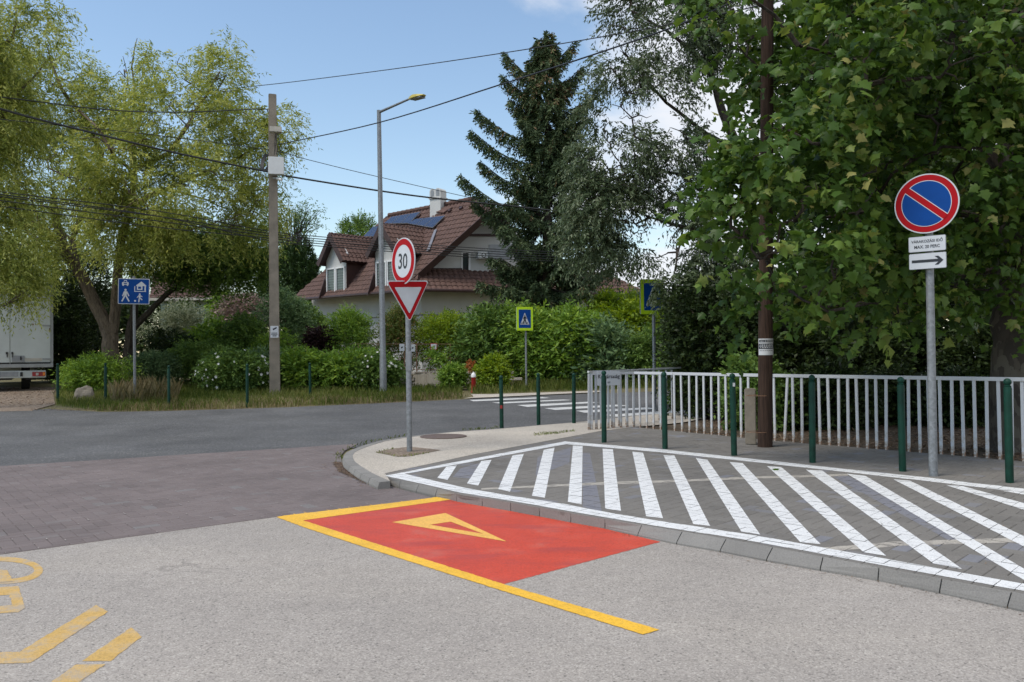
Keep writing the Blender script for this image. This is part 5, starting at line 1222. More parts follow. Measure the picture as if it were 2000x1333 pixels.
# ================================================================== overhead cables
def cable(pts, rad, label, seg=24):
    w_ = [D(x, y, Y) for x, y, Y in pts]
    out = []
    n = len(w_)
    for i in range(n - 1):
        p0 = w_[max(0, i - 1)]; p1 = w_[i]; p2 = w_[i + 1]; p3 = w_[min(n - 1, i + 2)]
        if i == 0: p0 = p1 * 2 - p2
        if i == n - 2: p3 = p2 * 2 - p1
        for k in range(6 if i < n - 2 else 7):
            t = k / 6; out.append(0.5 * ((2 * p1) + (p2 - p0) * t + (2 * p0 - 5 * p1 + 4 * p2 - p3) * t * t + (3 * p1 - p0 - 3 * p2 + p3) * t ** 3))
    mb = MB(); mb.tube(out, rad, 5); o = mb.obj('overhead_cable', MAT['cable'], smooth=True); tag(o, label, 'cable', 'overhead cables across the street')
cable([(-200, 172, 17), (0, 190, 19), (210, 215, 21), (360, 219.5, 22.5), (508, 213.5, 24), (523, 218, 23.9)], .016, 'cable running left from the top of the concrete pole')
cable([(-200, 215, 17), (36, 237, 19), (300, 264, 21.5), (523, 293, 23.9), (600, 312, 24.5), (714, 340, 25.5), (921, 387, 27), (1000, 402, 28), (1075, 418, 29)], .010, 'thin cable passing the concrete pole and the chimney')
cable([(-200, 150, 15), (0, 213, 17.5), (162, 255, 19.5), (348, 300, 22), (523, 336, 23.8), (558, 344, 24), (740, 373, 25.5), (857, 388.5, 26.5), (1000, 403, 28), (1090, 413, 29)], .027, 'thickest black cable sloping down past the white cabinet')
cable([(543, 283, 24), (740, 240, 20), (980, 165, 16), (1190, 97, 13.5), (1350, 40, 12), (1494, -25, 11.0)], .015, 'cable rising from the concrete pole to the wooden pole')
cable([(250, 196, 30), (477, 171, 27), (600, 157, 25), (860, 122.5, 21), (1199, 68.5, 17), (1500, 8, 14), (1800, -70, 11)], .012, 'highest thin cable crossing the open sky')
low = [(0, 375, 480, 0), (0, 384, 466, 8), (0, 392, 458, 12), (0, 403, 477, 20), (0, 380, 454, 3)]
for i, (a0, a1, a2, a3) in enumerate(low):
    o_ = i * 4.6
    cable([(-200, a1 - 26, 17), (0, a1, 19), (310, a1 + 38 + i * 1.2, 22), (520, 451 + o_, 24.4), (640, 464 + o_, 25.5), (946, 486 + o_, 28), (1130, 494 + o_, 30)], .013, ['uppermost', 'second from the top', 'middle', 'lowest', 'fourth from the top'][[0, 1, 2, 4, 3][[0, 1, 2, 3, 4].index(i)] if False else i if i < 3 else (4 if i == 3 else 3)] .join(['', ' cable of the low bundle crossing in front of the house']) if False else ['uppermost cable of the low bundle crossing in front of the house', 'second cable from the top of the low bundle in front of the house', 'middle cable of the low bundle crossing in front of the house', 'fourth cable from the top of the low bundle in front of the house', 'lowest cable of the low bundle crossing in front of the house'][i])

# ================================================================== vegetation
def unit(a): return a / np.maximum(1e-9, np.linalg.norm(a, axis=-1, keepdims=True))
def rdir(n): return unit(NR.normal(size=(n, 3)))
def quads(C, A, Sd, L, W, fold=0.0):
    """leaf blades: rhomb with its widest part a little behind the middle"""
    n = len(C); L = np.broadcast_to(L, n)[:, None]; W = np.broadcast_to(W, n)[:, None]
    nrm = np.cross(A, Sd)
    V = np.stack([C, C + A * L * .45 + Sd * W * .5 + nrm * L * fold, C + A * L, C + A * L * .45 - Sd * W * .5 + nrm * L * fold], axis=1)
    return V.reshape(-1, 3), np.arange(4 * n).reshape(n, 4)
def sides(A, flatness=0.0):
    n = len(A); u = rdir(n)
    if flatness: u = unit(u * (1 - flatness) + np.cross(A, np.array([0, 0, 1.0])) * flatness * np.where(NR.random(n) < .5, 1, -1)[:, None])
    s = u - A * np.sum(u * A, axis=1, keepdims=True); return unit(s)
def twigs(P0, Dr, ln_, K, droop, curl, ang, along=True):
    """K leaf bases along each of the twigs; returns base points, leaf axes, twig index"""
    n = len(P0); t = (np.arange(K)[None, :, None] + NR.random((n, K, 1))) / K
    ln_ = np.broadcast_to(ln_, n)[:, None, None]
    g_ = np.array([0, 0, -1.0])
    w1 = unit(NR.normal(size=(n, 1, 3))); w2 = unit(NR.normal(size=(n, 1, 3))); ph = NR.random((n, 1, 1)) * 6.28
    pos = P0[:, None, :] + Dr[:, None, :] * t * ln_ + g_ * droop * (t ** 2) * ln_ + curl * ln_ * (w1 * np.sin(t * 9 + ph) + w2 * np.cos(t * 7 + ph)) * .5
    tan = unit(Dr[:, None, :] + 2 * g_ * droop * t + 0 * pos)
    sd_ = unit(np.cross(tan, NR.normal(size=(n, 1, 3)) * .5 + np.array([0, 0, 1.0]))) * np.where((np.arange(K) % 2) == 0, 1, -1)[None, :, None]
    ax = unit(tan * math.cos(ang) + sd_ * math.sin(ang) + NR.normal(size=pos.shape) * .25)
    return pos.reshape(-1, 3), ax.reshape(-1, 3), np.repeat(np.arange(n), K)
def lobes_w(lobes, Y):
    out = []
    for l in lobes:
        x, y, rx, ry = l[:4]; dY = l[4] if len(l) > 4 else 0; c = D(x, y, Y + dY); k = (Y + dY) / FPX; rd = l[5] if len(l) > 5 else (rx + ry) / 2 * k
        out.append((np.array(c), np.array([rx * k, rd, ry * k]), rx * ry))
    return out
def sample(lb, n, shell=0.55, lowcut=None):
    wts = np.array([l[2] for l in lb], float); wts /= wts.sum(); idx = NR.choice(len(lb), n, p=wts)
    C = np.stack([lb[i][0] for i in idx]); Rr = np.stack([lb[i][1] for i in idx]); d = rdir(n); r_ = NR.random(n)[:, None] ** (1 / 3 * (1 - shell) + .05)
    return C + d * Rr * r_, unit(d * Rr), idx
def foliage(name, parent, lb, mat, n, K, tl, droop, curl, L, W, ang=.8, shell=.55, up=0.25, fold=.05, dens=None, bias=0.0, extra_down=0.0, tint_mu=.5):
    P0, dr, _ = sample(lb, n, shell)
    dr = unit(dr * .7 + rdir(n) * .6 + np.array([0, 0, up]))
    # gaps: drop twigs by a smooth random field
    if dens:
        f = np.zeros(n)
        for k in range(7):
            q = NR.normal(size=3) * dens[0]; f += np.sin(P0 @ q + NR.random() * 6.28)
        keep = f > dens[1]; P0 = P0[keep]; dr = dr[keep]
    C, A, ti = twigs(P0, dr, tl * (0.6 + NR.random(len(P0)) * .8), K, droop, curl, ang)
    n2 = len(C); ok = C[:, 2] > np.where(C[:, 1] < 15, 0, (C[:, 1] - 15) * SL) + .03; C = C[ok]; A = A[ok]; ti = ti[ok]; n2 = len(C)
    if extra_down: A = unit(A + np.array([0, 0, -extra_down]))
    V, F = quads(C, A, sides(A, .45), L * (.7 + NR.random(n2) * .6), W * (.7 + NR.random(n2) * .6), fold)
    tw_t = np.clip(NR.normal(tint_mu, .26, len(P0)), 0, 1)
    tint = np.clip(tw_t[ti] + NR.normal(0, .16, n2), 0, 1)
    V = V - np.array(base_of(parent))
    return link(name, np_mesh(name, V, F, mat, tint), parent)
def limb_tree(name, parent, mat, segs, n=7):
    """segs: list of (points, radii) merged in one mesh"""
    mb = MB()
    for pts, rad in segs: mb.tube(pts, rad, n)
    return mb.obj(name, mat, parent, smooth=True)
def grow(root_pts, lb, count, r0_, wob=.25, seed=1):
    """twiggy branches from the nearest skeleton point to spots in the crown"""
    rr = random.Random(seed); segs = []
    tg, _, _ = sample(lb, count, .35)
    sk = [Vector(p) for p in root_pts]
    for t in tg:
        t = Vector(t); a = min(sk, key=lambda q: (q - t).length + max(0, q.z - t.z) * 1.5); L = (t - a).length
        if L < .2: continue
        m = [a]
        for k in (.25, .5, .75): m.append(a.lerp(t, k) + Vector((rr.uniform(-1, 1), rr.uniform(-1, 1), rr.uniform(-.6, 1))) * L * wob * .35)
        m.append(t); rb_ = min(r0_, .012 + L * .014); segs.append((m, [rb_, rb_ * .75, rb_ * .55, rb_ * .38, rb_ * .2])); sk.append(m[2]); sk.append(m[3])
    return segs
def bush(label, box, Y, mat, leaf=(.09, .05), n=1400, K=9, tl=.35, droop=.25, group=None, name='shrub', cat='shrub', shape=None, ang=.8, up=.35, curl=.05, tint=.5, zb=None, stem=True, shell=.6, dens=None):
    x0, y0, x1, y1 = box; cx_ = (x0 + x1) / 2; b = D(cx_, 700, Y); b.z = zg(Y); k = FPX / Y
    yb = 690.0 + (CAMZ - b.z) * k
    ybot = y1 if y1 < yb - 8 else yb
    w_, h_ = (x1 - x0) / 2, (ybot - y0) / 2
    t = thing(name, label, cat, b, group)
    if shape: lb = lobes_w(shape, Y)
    else:
        rr = random.Random(int(cx_ * 7 + y0)); l = [(cx_, ybot - h_ * .8, w_ * .75, h_ * .8)]
        for k_ in range(10): a = rr.uniform(0, 1); l.append((x0 + w_ * .35 + (x1 - x0 - w_ * .7) * a, y0 + h_ * .42 + rr.uniform(0, h_ * .9) + abs(a - .5) * h_ * .5, w_ * rr.uniform(.18, .40), h_ * rr.uniform(.16, .38), rr.uniform(-.5, .3) * w_ / FPX * Y))
        lb = lobes_w(l, Y)
    foliage('foliage', t, lb, mat, n, K, tl, droop, curl, leaf[0], leaf[1], ang=ang, up=up, tint_mu=tint, shell=shell, dens=dens)
    if stem:
        root = [b + Vector((rnd.uniform(-.1, .1), 0, 0)), b + Vector((0, 0, .35))]
        segs = grow(root, lb, 22, .05, seed=int(cx_))
        segs.append(([b + Vector((0, 0, -.05)), b + Vector((0, 0, .4))], [.05, .04])); limb_tree('stem', t, MAT['bark'], segs, 5)
    return t, lb

# ---------- willow (left)
Y = 26.0
b = D(216, 752, Y); b.z = zg(Y)
wt_ = thing('willow_tree', 'large yellow green corkscrew willow with a forked leaning trunk behind the blue sign', 'tree', b)
def C3(x, y, dY=0): return D(x, y, Y + dY)
sk = []
def limb(pts, rads):
    v = [C3(*p) for p in pts]; v2 = []; r2 = []
    for i in range(len(v) - 1):
        for k in range(3): v2.append(v[i].lerp(v[i + 1], k / 3) + Vector((rnd.uniform(-.03, .03), rnd.uniform(-.03, .03), 0))); r2.append(px(rads[i] + (rads[i + 1] - rads[i]) * k / 3, Y))
    v2.append(v[-1]); r2.append(px(rads[-1], Y)); sk.extend(v2[3:]); return (v2, r2)
segs = [limb([(216, 756), (218, 700), (214, 660), (208, 635)], [19, 16, 15, 15]),
        limb([(210, 645), (190, 600), (160, 540), (128, 490), (112, 440, .5), (104, 380, .5)], [13, 12, 11, 10, 8, 6]),
        limb([(220, 650), (226, 600), (228, 540, -.3), (238, 470, -.5), (255, 400, -.5), (262, 330, -.5), (258, 250)], [10, 10, 9, 8, 6, 5, 3.5]),
        limb([(160, 540), (140, 470, 1), (180, 380, 1.5), (200, 300, 1), (160, 225, .5), (120, 175), (100, 120)], [6, 6, 5, 5, 4.5, 3.5, 2]),
        limb([(262, 330, -.5), (330, 300, -1), (360, 255, -1), (395, 200), (430, 140)], [5, 4.5, 4, 3, 1.5]),
        limb([(250, 410, -.5), (300, 380, 1), (370, 350, 1), (440, 320, 1), (500, 290)], [5, 4.5, 4, 3, 1.5]),
        limb([(262, 330, -.5), (250, 270), (262, 200), (258, 130), (268, 75)], [4, 3, 2.4, 1.6, .6]),
        limb([(255, 290), (240, 220), (250, 160), (240, 110)], [2, 1.6, 1, .5]), limb([(262, 290), (280, 210), (276, 140), (285, 100)], [2, 1.6, 1, .5]),
        limb([(262, 340, -.5), (220, 300, -1), (190, 250, -1), (150, 210)], [3.5, 3, 2.5, 1.5])]
lbw = lobes_w([(65, 330, 95, 110, -1), (60, 200, 70, 90, 0), (150, 230, 80, 60, 1), (120, 130, 60, 35, 1), (60, 70, 60, 50, 1), (190, 320, 90, 90, -1.5), (200, 210, 60, 60, 1), (330, 130, 52, 48, 0), (420, 170, 55, 65, 1),
              (345, 235, 95, 80, -1), (450, 260, 75, 70, 0), (300, 360, 110, 90, -2), (420, 370, 90, 80, -1), (500, 310, 50, 75, 1), (500, 420, 48, 55, 0), (250, 455, 95, 50, -1.5), (95, 450, 60, 50, 1.8), (50, 500, 60, 60, -1), (390, 455, 90, 45, -1),
              (555, 250, 26, 35, 0.5), (330, 85, 12, 26, 0), (352, 100, 10, 20, 0), (300, 105, 12, 16, 0), (445, 100, 12, 22, 0), (470, 130, 12, 16, 0), (410, 115, 14, 16, 0), (150, 380, 80, 70, -2), (30, 420, 60, 100, -2)], Y)
foliage('foliage', wt_, lbw, LM['willow'], 15000, 13, .62, .55, .22, .135, .036, ang=.85, shell=.3, up=.1, dens=(2.2, -.4), extra_down=.2)
segs += grow(sk, lbw, 210, .05, .5, 3)
limb_tree('trunk', wt_, MAT['bark'], segs, 7)
# far left willow, its trunk outside the picture
Y = 20.0; b = D(-110, 770, Y); b.z = zg(Y); t = thing('willow_tree', 'drooping willow at the far left edge hanging over the white truck', 'tree', b)
sk = []; segs = [limb([(-110, 775), (-110, 600), (-90, 400), (-60, 300), (0, 98), (28, 72), (32, 30)], [22, 18, 14, 10, 5, 3, 1.5]), limb([(-90, 400), (-20, 250), (40, 180), (90, 120)], [8, 5, 3, 1.5]), limb([(-60, 420), (-10, 380), (30, 400), (50, 450)], [6, 4, 3, 2])]
lb = lobes_w([(-40, 60, 80, 70), (40, 30, 90, 45), (105, 60, 45, 38), (20, 110, 70, 50), (-60, 200, 90, 100), (10, 230, 60, 70), (-30, 380, 80, 90), (20, 460, 60, 70), (0, 530, 62, 45), (50, 560, 26, 32)], Y)
foliage('foliage', t, lb, LM['willow'], 6200, 14, .55, .7, .2, .105, .03, ang=.85, shell=.3, up=.1, dens=(1.3, -1.2), extra_down=.3); segs += grow(sk, lb, 60, .04, .5, 5); limb_tree('trunk', t, MAT['bark'], segs, 6)

# ---------- dark tree behind the blue sign with one long limb
Y = 28.5; b = D(251, 745, Y); b.z = zg(Y); t = thing('tree', 'dark trunked tree behind the blue sign reaching one long limb to the right', 'tree', b)
sk = []; segs = [limb([(253, 750), (252, 690), (256, 650), (262, 600), (262, 520)], [13, 12, 10, 8, 6]), limb([(250, 660), (262, 640), (290, 612), (325, 575), (370, 545), (420, 522)], [8, 7, 6, 5, 4, 2.5]), limb([(262, 560), (300, 500), (340, 450)], [5, 4, 3])]
lb = lobes_w([(350, 470, 90, 45), (440, 500, 70, 45), (380, 540, 50, 25), (300, 500, 55, 45), (470, 530, 50, 34), (500, 480, 40, 40), (400, 515, 75, 34)], Y)
foliage('foliage', t, lb, LM['mid'], 3800, 13, .55, .35, .05, .12, .05, ang=1.0, shell=.35, up=.1); segs += grow(sk, lb, 60, .04, .4, 6); limb_tree('trunk', t, MAT['bark_dark'], segs, 6)

# ---------- tall dark evergreens behind the truck
for i, (x0, y0, x1, y1, yy) in enumerate(((100, 500, 160, 740, 32), (140, 470, 215, 740, 34), (60, 560, 120, 745, 35), (-60, 480, 70, 745, 37), (-180, 470, -40, 745, 38))):
    bush(['dark evergreen standing right behind the edge of the truck', 'tall dark evergreen between the truck and the forked willow', 'dark evergreen hidden by the truck box', 'broad dark evergreen behind the truck', 'dark evergreen beyond the left picture edge'][i], (x0, y0, x1, y1), yy, LM['dark'], (.13, .05), 1700, 10, .4, .1, name='evergreen', cat='tree', up=.6, group='dark evergreens behind the truck', shell=.7,
         shape=[((x0 + x1) / 2, y0 + (y1 - y0) * f, (x1 - x0) / 2 * w_, (y1 - y0) * .16) for f, w_ in ((.12, .55), (.3, .8), (.5, 1), (.7, 1), (.9, 1))])
# ---------- thuja group beyond the concrete pole
for i, (xc, y0, w_) in enumerate(((556, 484, 15), (576, 478, 15), (597, 472, 17), (612, 505, 12), (520, 500, 12))):
    bush(['leftmost pointed thuja right of the concrete pole', 'second pointed thuja right of the concrete pole', 'tallest pointed thuja near the left end of the big roof', 'short pointed thuja touching the left end of the big roof', 'pointed thuja just left of the concrete pole'][i], (xc - w_, y0, xc + w_, 620), 46, LM['thuja'], (.16, .06), 900, 9, .35, 0, name='thuja', cat='tree', up=1.2, group='thujas beyond the concrete pole',
         shape=[(xc, y0 + 12, w_ * .35, 14), (xc, y0 + 35, w_ * .7, 24), (xc, y0 + 70, w_, 34), (xc, y0 + 110, w_, 34)])
# ---------- sparse tree
Y = 52.0; b = D(575, 700, Y); b.z = zg(Y); t = thing('tree', 'thinly leaved tree with bare upright twigs behind the thujas', 'tree', b)
sk = []; segs = [limb([(575, 690), (575, 560), (572, 480)], [5, 4, 3.5])]
for i in range(46):
    x1_ = rnd.uniform(505, 640); y1_ = 372 + abs(x1_ - 560) * .55 + rnd.uniform(0, 40); segs.append(limb([(573 + rnd.uniform(-8, 8), 500 + rnd.uniform(-20, 40)), ((573 + x1_) / 2 + rnd.uniform(-4, 4), (y1_ + 470) / 2), (x1_, y1_)], [1.5, .8, .3]))
tips = [s[0][int(k)] for s in segs[1:] for k in (3, 4, 5, 6)]
P0 = np.array([list(p) for p in tips]); P0 = np.repeat(P0, 3, axis=0) + NR.normal(size=(len(P0) * 3, 3)) * .25
C_, A_2, ti = twigs(P0, unit(rdir(len(P0)) + np.array([0, 0, .4])), .4, 5, .2, .05, .8); V, F = quads(C_, A_2, sides(A_2), .13, .07); link('foliage', np_mesh('foliage', V - np.array(b), F, LM['blue'], NR.random(len(C_))), t)
limb_tree('trunk', t, MAT['bark_dark'], segs, 4)
# ---------- distant pines over the roof and a distant line of trees
for i, (x, y, w_, h_) in enumerate(((676, 452, 10, 20), (700, 446, 10, 22), (716, 452, 14, 20))):
    bush(['small distant pine crown left of the near dormer roof', 'pointed distant pine crown above the valley between the dormers', 'rounded distant pine crown just left of the near dormer'][i], (x - w_, y - h_, x + w_, y + 90), 70, LM['mid'], (.35, .08), 500, 9, .9, .1, name='pine_tree', cat='tree', up=.8, group='distant pines over the roof', shape=[(x, y - h_ * .2, w_ * .6, h_ * .6), (x, y + 30, w_, 40), (x, y + 90, w_ * 1.3, 60)])
for i in range(9):
    x = -700 + i * 130; 
    bush('distant dark tree closing the view behind the left garden, number %d from the left edge' % (i + 1) if False else ['far tree beyond the left picture edge, the farthest out', 'far tree well beyond the left picture edge', 'far tree beyond the left picture edge', 'far tree just outside the left picture edge', 'far tree outside the frame near the truck', 'far tree behind the truck', 'far tree behind the forked willow', 'far tree behind the low neighbouring house', 'far tree behind the leaning limb'][i], (x - 80, 560, x + 80, 700), 60, LM['dark'], (.4, .2), 700, 9, 1.0, .1, name='far_tree', cat='tree', up=.3, group='far trees closing the view')

# ---------- spruce
Y = 31.0; b = D(1068, 720, Y); b.z = zg(Y); sp = thing('spruce_tree', 'tall dark spruce with upswept branches standing in front of the house gable', 'tree', b)
top = D(1068, 66, Y); mb = MB(); mb.tube([b + Vector((0, 0, -.1)), b.lerp(top, .5), b.lerp(top, .97)], [px(13, Y), px(8, Y), px(1.2, Y)], 8); mb.obj('trunk', MAT['bark_dark'], sp, smooth=True)
segs = []; NP = []; ND = []; NW = []
def spruce_branch(y0, tx, ty, dY, sag=.12, w_=1.0):
    a = D(1068, y0, Y); e = D(tx, ty, Y + dY); L = (e - a).length; pts = []
    for k in range(9):
        s = k / 8; p = a.lerp(e, s) + Vector((0, 0, -sag * L * math.sin(math.pi * min(1, s * .95)))); pts.append(p)
    segs.append((pts, [px(3.0, Y) * (1 - .85 * k / 8) for k in range(9)]))
    nn = int(L * 44 * w_) + 8
    for k in range(nn):
        s = .1 + .9 * (k + rnd.random()) / nn; i = min(7, int(s * 8)); p = pts[i].lerp(pts[i + 1], s * 8 - i); d = (pts[i + 1] - pts[i]).normalized(); sd_ = Vector((-d.y, d.x, 0)).normalized() * (1 if k % 2 else -1)
        spread = .42 * (1 - s * .75) * min(L, 3.2) / 2.2
        NP.append(p + sd_ * spread * rnd.random() + d * .05); ND.append((sd_ * .35 + d * .35 + Vector((0, 0, -.55 + rnd.uniform(-.2, .3)))).normalized()); NW.append(.55 * (1 - .45 * s) * rnd.uniform(.6, 1.25))
for (y0, tx, ty, dY) in ((90, 1066, 64, 0), (88, 1072, 66, .05), (100, 1064, 76, -.1), (105, 1074, 84, .1), (112, 1060, 92, 0), (120, 1078, 100, 0), (128, 1058, 108, -.1), (140, 1080, 118, .1), (95, 1052, 80, 0), (92, 1083, 90, 0), (130, 1118, 84, 0.2), (150, 1036, 118, 0), (170, 988, 103, 0), (180, 1135, 130, .3), (205, 985, 148, .1), (215, 1030, 150, -.5), (230, 1150, 190, 0), (250, 1000, 195, 0), (262, 1128, 215, -.6),
    (290, 935, 216, 0), (300, 1140, 225, .4), (325, 922, 252, 0), (330, 1120, 280, -1), (355, 1150, 290, .5), (375, 942, 315, .1), (390, 1010, 330, -1.2), (400, 1170, 330, .2), (420, 902, 340, 0), (430, 1000, 390, -1.5), (440, 1190, 360, .5), (455, 930, 393, .3), (470, 1180, 420, -1), (480, 985, 440, -1.6), (500, 1010, 470, -1.8), (505, 1170, 480, .6),
    (525, 960, 500, -.4), (545, 940, 548, -.6), (555, 1000, 560, -1.5), (560, 1140, 560, -1.2), (585, 945, 590, -1.0), (590, 1010, 610, -1.6), (600, 1120, 600, -1.4), (540, 1190, 520, .5)):
    spruce_branch(y0, tx, ty, dY, .10 if y0 < 300 else .13)
for k in range(86):
    y0 = 115 + (k / 85) ** .9 * 480; a = rnd.uniform(0, 6.28); rr_ = (16 + min(y0 - 66, 200) * .25 + max(0, y0 - 266) * .10) * rnd.uniform(.5, 1.0)
    if y0 > 300 and math.cos(a) < -.2 and rnd.random() < .45: continue
    spruce_branch(y0, 1068 + rr_ * math.cos(a), y0 - 30 + rnd.uniform(-12, 14), rr_ / FPX * Y * math.sin(a) * 1.1, .12, .9)
NP = np.array([list(p) for p in NP]); ND = np.array([list(p) for p in ND]); NW = np.array(NW)
C_, A_2, ti = twigs(NP, ND, NW, 13, .35, .03, .75); V, F = quads(C_, A_2, sides(A_2), .15 * (.7 + NR.random(len(C_)) * .6), .055, 0); tt_ = np.clip(NR.normal(.42, .2, len(NP)), 0, .95)
hz = (NP[:, 2] - b.z) / (top.z - b.z); tt_ = np.where((NR.random(len(NP)) < .03 + .14 * (hz > .78)), .97, tt_)
link('foliage', np_mesh('foliage', V - np.array(b), F, LM['spruce'], np.clip(tt_[ti] + NR.normal(0, .08, len(C_)), 0, 1)), sp); limb_tree('branch', sp, MAT['bark_dark'], segs, 5)

# ---------- grey green fine leaved tree, centre right
Y = 17.0; b = D(1545, 800, Y); b.z = zg(Y) + H; t = thing('tree', 'tall dark grey green tree with fine hanging leaves between the spruce and the plane tree', 'tree', b)
sk = []; segs = [limb([(1545, 800), (1540, 650), (1510, 560), (1470, 430), (1445, 300), (1410, 220), (1385, 130), (1350, 30), (1320, -60)], [17, 15, 13, 11, 9, 8, 6, 4, 2]),
    limb([(1510, 560), (1455, 520), (1400, 470), (1340, 445), (1270, 425)], [7, 6, 5, 4, 2]), limb([(1445, 300), (1380, 260, .5), (1300, 200, .5), (1230, 120)], [5, 4, 3, 2]), limb([(1470, 430), (1400, 400), (1330, 340), (1240, 330), (1180, 360)], [5, 4, 3, 2, 1.5]),
    limb([(1385, 130), (1300, 60), (1230, 20)], [4, 3, 2])]
lb = lobes_w([(1240, 20, 70, 50), (1330, 60, 80, 75), (1300, -60, 110, 70), (1210, 130, 48, 60), (1275, 190, 75, 75), (1180, 215, 35, 45), (1215, 300, 85, 60), (1320, 290, 60, 55), (1170, 330, 55, 45), (1180, 400, 75, 62), (1260, 400, 70, 65), (1160, 470, 58, 50), (1250, 475, 72, 48),
             (1330, 470, 60, 55), (1375, 590, 50, 50), (1340, 390, 50, 50), (1330, 560, 16, 34, -1.0), (1400, 610, 60, 60), (1450, 560, 60, 70), (1370, 650, 50, 40), (1420, 60, 50, 60), (1400, -40, 90, 60), (1400, 520, 40, 60)], Y)
foliage('foliage', t, lb, LM['olive'], 13500, 12, .42, .5, .05, .088, .032, ang=.7, shell=.3, up=.1, dens=(2.2, -.7), extra_down=.45)
foliage('foliage', t, lobes_w([(1305, 560, 10, 26, -.75), (1292, 590, 10, 18, -.8), (1284, 560, 5, 12, -.8)], Y), LM['olive'], 120, 9, .18, .6, .05, .075, .028, ang=.7, shell=.3, up=0, extra_down=.5)
segs.append(limb([(1330, 480, -.4), (1316, 530, -.7), (1298, 590, -.8)], [2, 1.2, .5]))
segs += grow(sk, lb, 220, .035, .45, 8); limb_tree('trunk', t, MAT['bark_dark'], segs, 6)

# ---------- plane tree (right), close
Yb_ = P(1985, 893, H).y + .75
b = Vector((px(1985 - 1000, Yb_), Yb_, H - .03)); pt = thing('plane_tree', 'big plane tree with flaking trunk and broad lobed leaves hanging over the railing', 'tree', b)
Y = Yb_; sk = []
segs = [limb([(1988, 912), (1990, 860), (1984, 780), (1982, 700), (1984, 600), (1990, 480), (1990, 300), (1985, 100), (1975, -80)], [70, 52, 46, 42, 40, 36, 32, 24, 16]),
        limb([(1985, 380), (1900, 250, .2), (1800, 180, .2), (1680, 120, 0), (1560, 90, -.3)], [16, 11, 8, 5, 3]), limb([(1988, 460), (1890, 420, .2), (1780, 400, .3), (1650, 420, .2), (1500, 440, 0)], [12, 8, 5, 3.5, 2]),
        limb([(1990, 300), (1900, 120, .8), (1780, -20, 1), (1600, -120, 1)], [14, 11, 8, 5]), limb([(1985, 520), (1880, 540, .5), (1760, 560, .6), (1620, 600, .4)], [8, 6, 4, 2.5]), limb([(1985, 100), (2150, -60, -2), (2300, -150, -3)], [14, 9, 5]), limb([(1850, 300, 1.5), (1700, 320, 2.5), (1560, 340, 3)], [7, 5, 3])]
lbp = lobes_w([(1450, 60, 55, 60, .9), (1450, 180, 60, 60, .7), (1540, 120, 80, 90, 1.1), (1440, 290, 55, 55, -1), (1390, 330, 45, 50, -1), (1380, 430, 50, 40, -1.2), (1450, 420, 60, 70, -1.4), (1480, 530, 55, 50, -1.3), (1560, 300, 110, 100, -1.5), (1560, 470, 110, 80, -1.6), (1610, 590, 80, 40, -1.3), (1500, 600, 45, 32, -1.2),
    (1680, 120, 120, 110, -1.6), (1680, 330, 120, 110, -1.2), (1700, 500, 120, 80, -.9), (1820, 120, 130, 110, -1.4), (1840, 320, 120, 110, -.9), (1870, 540, 100, 60, -.4), (1960, 120, 110, 110, -1.2), (1980, 330, 100, 90, -1.0), (1980, 540, 70, 60, -.6), (2080, 250, 120, 200, -1), (1500, -60, 130, 60, 1), (1700, -80, 180, 70, -1.2), (1950, -80, 180, 80, -1), (1750, 610, 90, 30, -.8), (1430, -20, 60, 60, -.5)], Y)
lbq = lobes_w([(1550, 200, 130, 160, 1.4), (1560, 430, 120, 130, 1.2), (1700, 300, 160, 200, 2.2), (1850, 250, 160, 200, 2.4), (1850, 480, 150, 110, 2.0), (1700, 60, 180, 120, 1.8), (1980, 300, 160, 220, 2.2), (1650, 530, 120, 80, 1.6), (1950, 30, 200, 120, 1.6)], Y)
# palmate leaf outline, base at the origin, tip at +x ; unit width
half = [(0.0, .0), (-.06, .16), (.02, .40), (.20, .30), (.22, .36), (.30, .62), (.44, .46), (.50, .30), (.56, .34), (.66, .24), (.74, .16), (1.0, 0)]
out2 = half + [(x, -y) for x, y in half[-2:0:-1]]
no = len(out2)
def leafverts(cup): return np.array([(x, y, -cup * (abs(y) ** 1.3) * .7 - .18 * max(0, x - .45) * cup * 2) for x, y in out2] + [(.36, 0, .03)])
def plane_leaves(P0, dr, tl, K, size):
    C, A, ti = twigs(P0, dr, tl, K, .35, .06, .9)
    A = unit(A * .7 + np.array([0, 0, -.38]) + NR.normal(size=A.shape) * .22)
    nrm = unit(np.array([0, -.25, .75]) + NR.normal(size=A.shape) * .62); Sd = unit(np.cross(nrm, A)); Nn = np.cross(A, Sd)
    C = C + A * .05; return C, A, Sd, Nn, size * (.45 + NR.random(len(C)) ** 1.2 * .85), ti
def sample_pl(lbx, n, K, size, dens):
    P0, dr, _ = sample(lbx, n, .45); dr = unit(dr * .7 + rdir(n) * .5 + np.array([0, -.2, .1]))
    f = np.zeros(n)
    for k in range(7): q = NR.normal(size=3) * 2.2; f += np.sin(P0 @ q + NR.random() * 6.28)
    keep = f > dens; return plane_leaves(P0[keep], dr[keep], .45 * (0.6 + NR.random(keep.sum()) * .8), K, size)
sets = [sample_pl(lbp, 2700, 8, .118, -1.0), sample_pl(lbq, 2000, 7, .14, -1.8)]
C_ = np.concatenate([s[0] for s in sets]); A_2 = np.concatenate([s[1] for s in sets]); Sd_ = np.concatenate([s[2] for s in sets]); Nn = np.concatenate([s[3] for s in sets]); SZ = np.concatenate([s[4] for s in sets])
tw = []; off_ = 0
for s in sets: q = np.clip(NR.normal(.45, .2, s[5].max() + 1), 0, 1); tw.append(np.clip(q[s[5]] + NR.normal(0, .16, len(s[5])), 0, .95))
TT = np.concatenate(tw); TT = np.where(NR.random(len(TT)) < .025, 1.0, TT)
